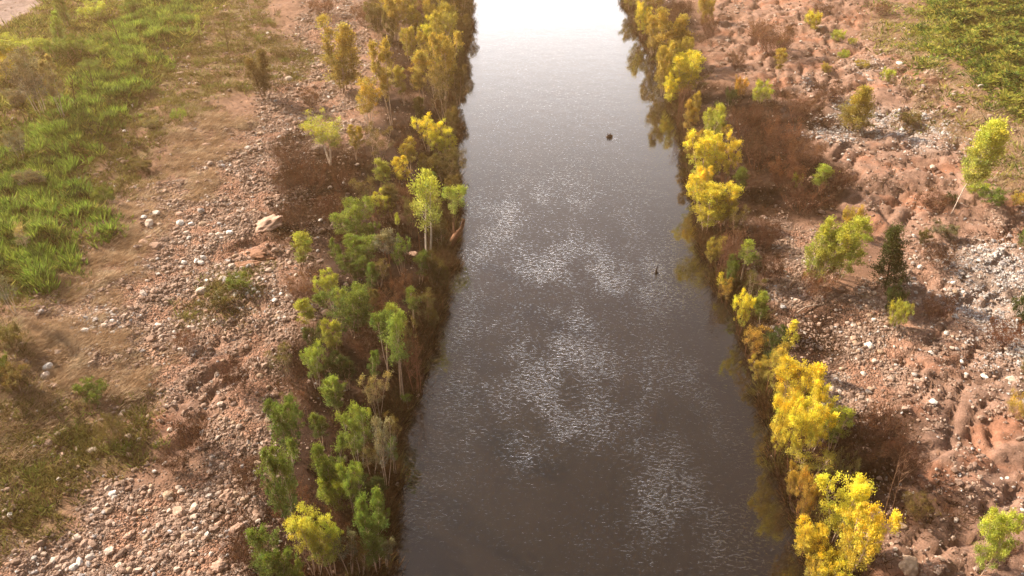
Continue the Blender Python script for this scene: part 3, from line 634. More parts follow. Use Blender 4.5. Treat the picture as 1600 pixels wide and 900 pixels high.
def make_tree(seed, H=6.0, W=1.4, stems=3, fork=.08, start=.4, nt=34, leaves=60, ls=.15, lw=.035, top=1.0, spread=.5, tuft=.32, up=.35, rb=.05, shape='oval', droop=0.0, bare=0.0, lean=(0, 0), twr=.010):
    """returns (wood mesh, crown mesh) of a tree H metres tall and about 2W wide"""
    r = np.random.default_rng(seed); V, Fq = [], []; tips = []; rb = rb * 1.3; twr = twr * 1.25
    for s in range(stems):
        a = 2 * pi * (s + r.uniform(-.3, .3)) / stems; sp = (spread * r.uniform(.5, 1.1)) if stems > 1 else .05
        h = H * r.uniform(.8, 1.0) if s else H * .97
        base = np.array([cos(a), sin(a), 0]) * (0.06 * stems) * (1 if stems > 1 else 0); base[2] = -.25
        d = np.array([cos(a) * sp * W / H * 1.15 + lean[0], sin(a) * sp * W / H * 1.15 + lean[1], 1.0])
        pts = limb(r, base, d, h, 9, .05 if stems > 1 else .022, .03)
        tube(V, Fq, pts, rb * r.uniform(.8, 1.1), rb * .22, 5)
        P = np.array(pts); m = max(3, nt // stems)
        for j in range(m):
            t = start + (1 - start) * (j + r.random()) / m; f = t * 9; i = min(int(f), 8); p = P[i] + (P[i + 1] - P[i]) * (f - i)
            u = (t - start) / (1 - start)
            if shape == 'oval': wd = W * math.sqrt(max(0.05, 1 - (2 * u - .95) ** 2)) * (1.0 if u < .8 else .8)
            elif shape == 'cone': wd = W * (1.05 - .85 * u)
            elif shape == 'flat': wd = W * (.25 + .9 * u)
            elif shape == 'head': wd = W * (.45 + .65 * sin(pi * min(1, u * .95)))
            else: wd = W * (.55 + .35 * sin(3 * u + seed))
            ang = r.uniform(0, 2 * pi); ln = wd * r.uniform(.35, 1.0)
            dd = np.array([cos(ang), sin(ang), up + r.uniform(0, .5) + u * .9])
            q = limb(r, p, dd, ln * 1.15, 3, .13, .06 - droop)
            tube(V, Fq, q, twr + rb * .12 * (1 - u), twr * .5, 3)
            if r.random() > bare: tips.append((q[-1], dd, u)); 
            if ln > W * .55 and r.random() > bare: tips.append((q[2], dd, u))
            if r.random() < .5:
                q2 = limb(r, q[1], dd + r.normal(0, .6, 3), ln * .6, 2, .1, .05 - droop); tube(V, Fq, q2, twr * .8, twr * .4, 3)
                if r.random() > bare: tips.append((q2[-1], dd, u))
        if r.random() > bare: tips.append((P[-1], np.array([0, 0, 1.]), 1.0))
    wood = mesh_np("wood", V, Fq, True); wood.materials.append(M_BARK)
    if not tips: return wood, None
    n = len(tips) * leaves; T = np.repeat(np.array([t[0] for t in tips]), leaves, 0); D = np.repeat(np.array([t[1] / np.linalg.norm(t[1]) for t in tips]), leaves, 0)
    tsz = np.repeat(tuft * r.uniform(.6, 1.3, len(tips)), leaves)
    off = r.normal(0, .5, (n, 3)) * tsz[:, None]; off[:, 2] *= .9
    P = T + off + D * tsz[:, None] * .3
    dv = D * .7 + r.normal(0, .55, (n, 3)) + np.array([0, 0, .35 - droop * 6]); dv /= np.linalg.norm(dv, axis=1)[:, None]
    sv = np.cross(dv, r.normal(size=(n, 3))); sv /= np.linalg.norm(sv, axis=1)[:, None]
    L_ = ls * r.uniform(.6, 1.3, (n, 1)); w_ = lw * r.uniform(.6, 1.3, (n, 1))
    A = P; B = P + dv * L_ * .5 + sv * w_; C = P + dv * L_; Dq = P + dv * L_ * .5 - sv * w_
    VV = np.stack([A, B, C, Dq], 1).reshape(-1, 3); FF = np.arange(n * 4).reshape(-1, 4)
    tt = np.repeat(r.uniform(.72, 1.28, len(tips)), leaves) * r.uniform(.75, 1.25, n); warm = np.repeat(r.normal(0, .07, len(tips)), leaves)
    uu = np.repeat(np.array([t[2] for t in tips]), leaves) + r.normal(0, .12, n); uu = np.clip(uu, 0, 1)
    c = np.stack([tt * (1 + warm) * (.80 + .42 * uu), tt * (.78 + .36 * uu), tt * (1 - warm) * (1.1 - .3 * uu)], -1)  # leaves paler and yellower upward: new growth plus sunlit tops painted in
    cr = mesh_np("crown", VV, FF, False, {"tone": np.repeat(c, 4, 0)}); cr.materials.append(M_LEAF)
    return wood, cr

KIND = {}
def kind(name, n, W, **kw):
    vs = []
    for k in range(n):
        wd, cr = make_tree(hash_(name) + k, W=W, **kw); q = np.empty(len((cr or wd).vertices) * 3, np.float32); (cr or wd).vertices.foreach_get("co", q); q = q.reshape(-1, 3)
        vs.append((wd, cr, float(np.percentile(q[:, 2], 98.5)), float(np.percentile(np.hypot(q[:, 0], q[:, 1]), 88))))
    KIND[name] = vs
def hash_(s): return sum(ord(c) * (i + 3) for i, c in enumerate(s))
# slim saplings, leafy in the upper half
kind('sapling', 5, .85, stems=2, start=.38, nt=44, leaves=70, tuft=.27, spread=.55, shape='oval', rb=.042)
# many pale stems carrying one rounded head
kind('multi', 5, 1.25, stems=5, start=.36, nt=76, leaves=62, tuft=.30, spread=1.0, shape='head', rb=.036)
# full bushy trees leafy nearly to the ground, upright tufts
kind('bushy', 6, 1.35, stems=4, start=.2, nt=110, leaves=66, tuft=.30, spread=1.0, shape='oval', rb=.04)
# tall column
kind('column', 3, 1.0, stems=3, start=.16, nt=100, leaves=66, tuft=.3, spread=.5, shape='col', rb=.045)
# thin crown, long bare stems
kind('sparse', 5, .95, stems=4, start=.4, nt=52, leaves=34, tuft=.3, spread=.9, shape='head', rb=.036, bare=.25)
kind('headed', 3, .8, stems=2, start=.68, nt=24, leaves=60, tuft=.27, spread=.6, shape='head', rb=.04)
kind('forked', 1, 1.05, stems=2, start=.5, nt=34, leaves=44, tuft=.34, spread=.55, shape='head', rb=.07)
kind('umbrella', 1, 2.3, H=5.2, stems=2, start=.55, nt=52, leaves=70, tuft=.42, spread=.5, shape='flat', rb=.09)
kind('conifer', 2, 1.15, stems=1, start=.10, nt=95, leaves=60, ls=.13, lw=.03, tuft=.27, shape='cone', rb=.07)
kind('single', 2, .62, stems=1, start=.5, nt=24, leaves=34, tuft=.22, shape='cone', rb=.05)
kind('flag', 1, 1.2, stems=1, start=.42, nt=90, leaves=60, tuft=.3, shape='oval', rb=.04)
kind('drooping', 2, 1.1, stems=2, start=.55, nt=30, leaves=60, tuft=.34, spread=.5, shape='oval', rb=.045, droop=.09)
kind('shrub', 5, 1.5, H=2.4, stems=6, start=.12, nt=60, leaves=60, tuft=.28, spread=1.0, shape='oval', rb=.025)
kind('twiggy', 5, 1.9, H=2.8, stems=9, start=.15, nt=99, leaves=34, ls=.15, lw=.028, tuft=.38, spread=1.2, shape='head', rb=.02, bare=.15, twr=.012)
kind('twigtall', 3, 1.0, H=5.0, stems=6, start=.25, nt=72, leaves=12, ls=.13, lw=.02, tuft=.3, spread=.7, shape='head', rb=.028, bare=.3, twr=.010)
kind('bare', 1, 1.3, H=6.0, stems=2, start=.35, nt=40, leaves=3, spread=.8, shape='head', rb=.03, bare=1.0, twr=.012)
kind('baresap', 1, .5, H=5.0, stems=1, start=.3, nt=24, leaves=3, shape='cone', rb=.04, bare=1.0)
kind('pole', 1, .2, H=4.0, stems=1, start=.8, nt=3, leaves=2, shape='cone', rb=.05, bare=1.0)
kind('tuft', 2, 1.0, H=1.6, stems=14, start=.5, nt=28, leaves=24, ls=.3, lw=.02, tuft=.2, spread=1.1, shape='head', rb=.012)

C_ = dict(YT=(.50, .54, .10), G=(.17, .24, .05), LG=(.24, .33, .065), YG=(.40, .45, .085), Y=(.68, .61, .085), O=(.17, .145, .05), D=(.065, .095, .028), P=(.34, .31, .14), R=(.085, .042, .028), OR=(.46, .32, .07), GR=(.20, .20, .12), OY=(.44, .37, .08), RB=(.16, .08, .05), W=(.7, .68, .5))
BK = dict(pale=(.58, .44, .35), brown=(.24, .14, .09), red=(.22, .10, .06), white=(.66, .56, .48), dark=(.10, .06, .04))
CNT = {}
def tree(kd, bx, by, ty, w, col, label, bark='pale', cat=None, group=None, name=None, lean=0.0, dz=0.0):
    vs = KIND[kd]; CNT[kd] = CNT.get(kd, -1) + 1; wood, crown, H0, W0 = vs[CNT[kd] % len(vs)]
    x, y, z = ground(bx, by)
    shr = kd in ('shrub', 'twiggy', 'tuft'); h = max(tree_height(x, y, z, ty), .8); s = h / H0
    wm = max(w, 6) * m_per_px(x, y, z + h * .6); sw = wm / (1.8 * W0)
    sw = min(max(sw, s * .45), s * 2.4)
    if kd == 'pole': sw = s
    nm = name or {'shrub': 'leafy_shrub', 'twiggy': 'dead_shrub', 'twigtall': 'dead_shrub', 'bare': 'dead_tree', 'baresap': 'bare_sapling', 'pole': 'bare_pole', 'conifer': 'dense_tree', 'tuft': 'grass_tussock', 'sapling': 'sapling', 'single': 'sapling', 'headed': 'sapling'}.get(kd, 'river_tree')
    t = bpy.data.objects.new(nm, None); COL.objects.link(t); t.empty_display_size = .3
    t.location = (x, y, z + dz); t.rotation_euler = (0, radians(lean), random.uniform(-.5, .5) if kd in ('umbrella', 'forked') else random.uniform(0, 6.28)); t.scale = (sw, sw, s)
    if lean: t.rotation_euler = (0, radians(lean), 0)
    t["label"] = label; t["category"] = cat or {'leafy_shrub': 'shrub', 'dead_shrub': 'dead shrub', 'grass_tussock': 'tussock', 'bare_pole': 'bare trunk'}.get(nm, 'tree')
    if group: t["group"] = group
    k = random.uniform(.88, 1.12); b = BK[bark]; c = C_[col]
    o = bpy.data.objects.new("stem" if shr else "trunk", wood); COL.objects.link(o); o.parent = t; o.color = (b[0] * k, b[1] * k, b[2] * k, 1)
    if crown is not None:
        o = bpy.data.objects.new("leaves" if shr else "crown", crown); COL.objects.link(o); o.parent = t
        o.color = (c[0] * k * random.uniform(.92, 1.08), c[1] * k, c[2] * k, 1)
    return t

GL, GR_ = "trees along the left shore", "trees along the right shore"
LEFT = [
 ('bushy', 437, 912, 845, 58, 'G', "round green sapling clump cut by the bottom edge, leftmost in the lower tree strip"),
 ('shrub', 462, 915, 882, 32, 'LG', "little bright green shrub at the very bottom between two green trees"),
 ('multi', 495, 897, 800, 50, 'YT', "pointed yellow topped tree near the bottom of the left bank", 'pale'),
 ('multi', 521, 900, 824, 44, 'YT', "flat yellow topped tree touching the pointed yellow one on its right"),
 ('sparse', 548, 903, 828, 34, 'GR', "thin grey green multi stem tree right of the yellow topped pair", 'pale'),
 ('sparse', 566, 900, 838, 34, 'O', "thin olive tree between yellow pair and tall green waterside tree"),
 ('column', 590, 893, 781, 38, 'G', "tall green tree standing at the water near the bottom of the left bank"),
 ('drooping', 605, 893, 850, 26, 'GR', "small pale drooping bush under the tall green waterside tree", 'white'),
 ('bushy', 455, 826, 702, 48, 'G', "big green tree full of whitish twigs beside the shaded strip, left bank", 'white'),
 ('twiggy', 462, 805, 778, 60, 'RB', "brown twiggy bush around the foot of the whitish twigged tree", 'brown'),
 ('bushy', 526, 790, 703, 44, 'G', "dark green tree with one yellow tip behind the bright green pair"),
 ('bushy', 527, 800, 738, 40, 'YG', "yellow green tree, left member of the bright pair above the brown bush"),
 ('multi', 559, 812, 728, 42, 'LG', "bright green tree, right member of the pair with pale stems"),
 ('bushy', 585, 795, 748, 40, 'D', "dark low green bush between the bright pair and the water"),
 ('twiggy', 535, 825, 800, 50, 'RB', "brown leafless bush in front of the bright green pair", 'brown'),
 ('sparse', 604, 762, 645, 36, 'GR', "thin grey green tree with bare forked stems leaning at the water's edge"),
 ('drooping', 618, 745, 690, 20, 'G', "small green bush hanging over the water below the bare forked tree"),
 ('multi', 562, 728, 637, 46, 'LG', "round headed green tree with many whitish stems, lower middle of the strip", 'white'),
 ('sparse', 583, 745, 700, 28, 'P', "small pale scrubby tree right of the many stemmed green tree", 'pale'),
 ('sparse', 592, 656, 587, 40, 'P', "pale brown bare topped tree above the round headed green tree", 'pale'),
 ('sapling', 531, 652, 586, 34, 'LG', "bright green sapling alone in the dark strip, pointing up to right"),
 ('bushy', 461, 716, 622, 46, 'G', "olive green tree on the rubble edge with slim brown stems"),
 ('sparse', 455, 640, 618, 22, 'O', "tiny faded olive sapling directly behind the olive green rubble edge tree"),
 ('twigtall', 478, 660, 605, 30, 'RB', "faint brown leafless tree beside the olive green rubble edge tree", 'brown'),
 ('multi', 497, 608, 538, 32, 'LG', "bright green tree with white trunk on left edge of the strip", 'white'),
 ('bushy', 497, 552, 507, 28, 'D', "dark green shaded tree right behind the white trunked one"),
 ('sapling', 530, 572, 506, 32, 'YG', "sapling with yellowish tip and green sides right of the dark one"),
 ('bushy', 523, 606, 562, 32, 'D', "dark green shaded bush under the yellowish tipped sapling"),
 ('sparse', 451, 595, 540, 36, 'O', "faded olive sapling alone on the rubble left of the strip"),
 ('bushy', 556, 525, 447, 62, 'G', "wide dome shaped green tree, the broadest in the middle of the strip"),
 ('multi', 519, 482, 428, 30, 'YG', "yellowish green sapling on pale stems left of the dome shaped tree", 'white'),
 ('headed', 611, 442, 366, 32, 'GR', "pale leafed tree above a spray of bare reddish stems", 'red'),
 ('sparse', 594, 448, 406, 28, 'O', "dull olive sapling between the dome tree and pale leafed tree"),
 ('bushy', 557, 438, 398, 38, 'G', "low green tree just above the dome shaped tree"),
 ('bushy', 565, 415, 370, 42, 'LG', "light green tree under the big bushy green head"),
 ('bushy', 556, 378, 315, 52, 'LG', "big bushy green head nearest the reddish ground, upper middle of strip"),
 ('shrub', 582, 372, 350, 22, 'G', "small green bush hugging the right side of the big bushy head"),
 ('headed', 625, 374, 336, 18, 'YG', "tiny round topped sapling on one thin stem", 'brown'),
 ('sapling', 468, 430, 372, 38, 'YG', "yellow green sapling leaning on the gravel beside red slabs", 'brown', None, None, None, 12),
 ('forked', 669, 424, 272, 44, 'YG', "tall tree with long forked pale trunk and high crown near the log", 'white'),
 ('pole', 656, 394, 350, 5, 'R', "bare reddish trunk standing left of the tall forked tree", 'red'),
 ('column', 688, 385, 310, 26, 'O', "olive leafy curtain of a tree right of the tall forked trunk"),
 ('sapling', 657, 445, 395, 22, 'G', "narrow green sapling leaning right below the tall forked tree", 'pale', None, None, None, 8),
 ('headed', 645, 515, 450, 26, 'G', "green headed sapling on bare stems left of a brown one"),
 ('sparse', 664, 512, 452, 34, 'O', "olive brown thin tree at the water's edge right of green headed sapling", 'brown'),
 ('headed', 607, 596, 492, 28, 'G', "green headed tree on long pale bare stems, left of its taller thin neighbour", 'pale'),
 ('forked', 629, 628, 490, 34, 'LG', "very thin tall tree with long bare stems and small green top", 'pale'),
 ('twigtall', 651, 612, 530, 40, 'RB', "tangled reddish bare stems between the thin tall tree and the water", 'red'),
 ('sparse', 640, 575, 500, 30, 'O', "sparse olive tree behind the tangle of reddish stems", 'red'),
 ('drooping', 638, 640, 612, 18, 'G', "small green bush hanging at the water below the thin tall tree"),
 ('drooping', 708, 372, 290, 34, 'YG', "sparse tree leaning out over the river above the beached log", 'brown', None, None, None, 6),
 ('sapling', 628, 300, 247, 28, 'Y', "yellow topped sapling in the brown understorey, upper strip", 'brown'),
 ('sapling', 598, 298, 253, 26, 'YG', "green topped sapling left of the yellow topped one", 'brown'),
 ('single', 658, 285, 247, 16, 'YG', "tiny pointed olive sapling right of the yellow topped one", 'brown'),
 ('sparse', 574, 330, 276, 28, 'O', "faded olive sapling on reddish stems at the strip's left edge", 'brown'),
 ('sparse', 590, 268, 196, 42, 'O', "feathery olive tree with visible fine stems behind green topped saplings", 'pale'),
 ('multi', 577, 202, 128, 42, 'OY', "golden green tree on a fan of pale stems, upper left of the strip", 'white'),
 ('sapling', 613, 196, 66, 36, 'OY', "tall golden green tree with dark trunk right of the fan stemmed tree"),
 ('column', 537, 142, 38, 50, 'OY', "stout tall golden olive column tree alone on the rubble"),
 ('umbrella', 516, 256, 184, 54, 'YG', "flat topped spreading tree on a white forked trunk over rubble", 'white'),
 ('multi', 670, 238, 182, 34, 'Y', "yellow tipped bushy tree left of another beside the river"),
 ('multi', 694, 252, 196, 34, 'Y', "yellow tipped bushy tree nearest the river, right of its twin"),
 ('bushy', 694, 290, 240, 38, 'O', "dull olive tree below the yellow tipped twins"),
 ('sapling', 682, 305, 268, 20, 'G', "pale green tipped sapling peeping above the tall forked tree"),
 ('sapling', 660, 168, 82, 24, 'OY', "slender golden topped tree left of the big golden crown"),
 ('bushy', 692, 158, 54, 46, 'OY', "big golden crown towering over the river's left side near the top"),
 ('sparse', 694, 195, 108, 36, 'O', "olive feathery tree below the big golden crown"),
 ('bushy', 693, 105, 13, 36, 'OY', "broad golden tree behind the big golden crown"),
 ('multi', 673, 92, 28, 28, 'Y', "bright yellow headed tree left of the broad golden tree"),
 ('bushy', 620, 62, -14, 30, 'OY', "golden tree cut by the top edge, left of the strip's dark hollow"),
 ('sapling', 612, 96, 18, 20, 'O', "thin olive tree below the top edge golden tree"),
 ('sapling', 650, 70, 12, 20, 'OY', "narrow golden tree standing in the dark hollow at the top"),
 ('bushy', 716, 62, -20, 34, 'O', "brownish olive tree over the river at the top edge"),
 ('bushy', 681, 35, -34, 36, 'O', "olive tree at the top edge left of the brownish river one"),
 ('bushy', 704, 25, -44, 30, 'OY', "golden olive crown at the top edge close to the river"),
 ('bushy', 596, 22, -34, 36, 'O', "farthest olive bush of the strip at the top edge", 'brown'),
 ('twiggy', 572, 40, 8, 40, 'RB', "reddish brown bush at the top edge beside the pale rubble", 'brown'),
 ('twiggy', 655, 30, 0, 36, 'RB', "reddish brown bush hidden among the top edge trees", 'brown'),
 ('bushy', 735, 30, -30, 26, 'O', "brownish tree leaning farthest over the white water at the top"),
 ('bushy', 725, 78, 22, 22, 'O', "dark olive bush at the water right of the broad golden tree", 'brown'),
 ('bushy', 712, 118, 75, 22, 'O', "olive waterside bush beside the big golden crown", 'brown'),
 ('bushy', 640, 45, -20, 30, 'OY', "golden tree at the top edge above the dark hollow"),
 ('bushy', 662, 20, -40, 30, 'OY', "hazy golden tree at the top edge, middle of the strip"),
 ('bushy', 700, 60, 5, 30, 'OY', "golden olive tree just above the broad golden tree"),
 ('bushy', 706, 225, 170, 20, 'O', "brownish bush on the waterline beside the yellow tipped twins", 'brown'),
 ('bushy', 706, 320, 275, 20, 'O', "brownish waterline bush above the sparse leaning tree", 'brown'),
 ('bushy', 692, 455, 415, 20, 'O', "dark waterline bush below the beached log", 'brown'),
 ('bushy', 676, 520, 480, 18, 'O', "olive waterline bush right of the olive brown thin tree", 'brown'),
 ('bushy', 640, 95, 40, 26, 'OY', "hazy golden tree at the left rim of the dark hollow"),
 ('sapling', 662, 112, 50, 22, 'OY', "thin golden sapling right of the dark hollow, behind the bright yellow headed tree"),
 ('bushy', 716, 165, 105, 22, 'O', "brownish leafy bush on the waterline below the big golden crown"),
 ('bushy', 676, 60, -5, 28, 'OY', "golden tree behind the bright yellow headed tree"),
 ('multi', 610, 50, -20, 26, 'OY', "pale golden tree at the top edge left of the hazy ones"),
 ('bushy', 590, 60, 5, 26, 'O', "olive tree at the strip's left rim near the top edge"),
 ('sapling', 655, 205, 150, 20, 'O', "olive sapling behind the left yellow tipped twin"),
 ('bushy', 672, 290, 245, 26, 'O', "dull green bush between the tiny pointed sapling and river"),
 ('sapling', 612, 345, 290, 24, 'O', "dull sapling rising from the dark hollow above the tiny round topped one", 'brown'),
 ('sparse', 640, 370, 310, 24, 'O', "thin brownish tree left of the bare reddish trunk", 'brown'),
 ('multi', 682, 350, 290, 26, 'YG', "leafy yellow green tree tucked behind the tall forked trunk", 'brown'),
 ('bushy', 680, 450, 400, 26, 'O', "olive brown bush between the narrow leaning sapling and the log"),
 ('sapling', 585, 505, 455, 24, 'O', "dull green sapling right under the dome shaped tree's shoulder", 'brown'),
 ('sapling', 545, 610, 560, 24, 'D', "dark slim sapling behind the bright green lone sapling"),
 ('sparse', 618, 700, 650, 24, 'O', "thin olive tree at the water above the small hanging bush", 'brown'),
 ('bushy', 600, 830, 785, 26, 'G', "leafy green bush between the dark low bush and the tall waterside tree"),
 ('sapling', 540, 505, 455, 22, 'YG', "slim yellow green sapling at the dome shaped tree's left flank"),
 ('sapling', 580, 470, 415, 22, 'G', "slim green sapling peering over the dome shaped tree's right side"),
 ('sapling', 618, 545, 478, 24, 'YG', "slim yellow green sapling between the dome shaped tree and the bare stemmed pair"),
 ('multi', 628, 430, 372, 26, 'G', "green many stemmed sapling in front of the bare reddish trunk", 'pale'),
 ('sapling', 533, 425, 372, 24, 'G', "green sapling at the strip's left rim beside the low green tree"),
 ('multi', 600, 350, 300, 30, 'YG', "yellow green sapling in the hollow above the pale leafed tree", 'pale'),
 ('sapling', 640, 270, 215, 22, 'OY', "golden sapling behind the yellow topped one", 'pale'),
 ('sapling', 556, 250, 195, 24, 'OY', "golden sapling left of the feathery olive tree", 'pale'),
 ('sapling', 633, 165, 105, 22, 'OY', "slim golden sapling beside the tall golden green tree"),
 ('sapling', 480, 520, 470, 22, 'YG', "slim sapling on the rubble left of the yellowish pale stemmed one", 'pale'),
 ('sapling', 585, 610, 548, 24, 'G', "slim green sapling above the pale brown bare topped tree", 'pale'),
 ('sapling', 505, 700, 648, 22, 'G', "slim green sapling standing in the shaded strip right of the rubble edge tree"),
 ('column', 413, 152, 80, 34, 'O', "dark slanting tree alone on the grassy upper left slope", 'dark'),
]
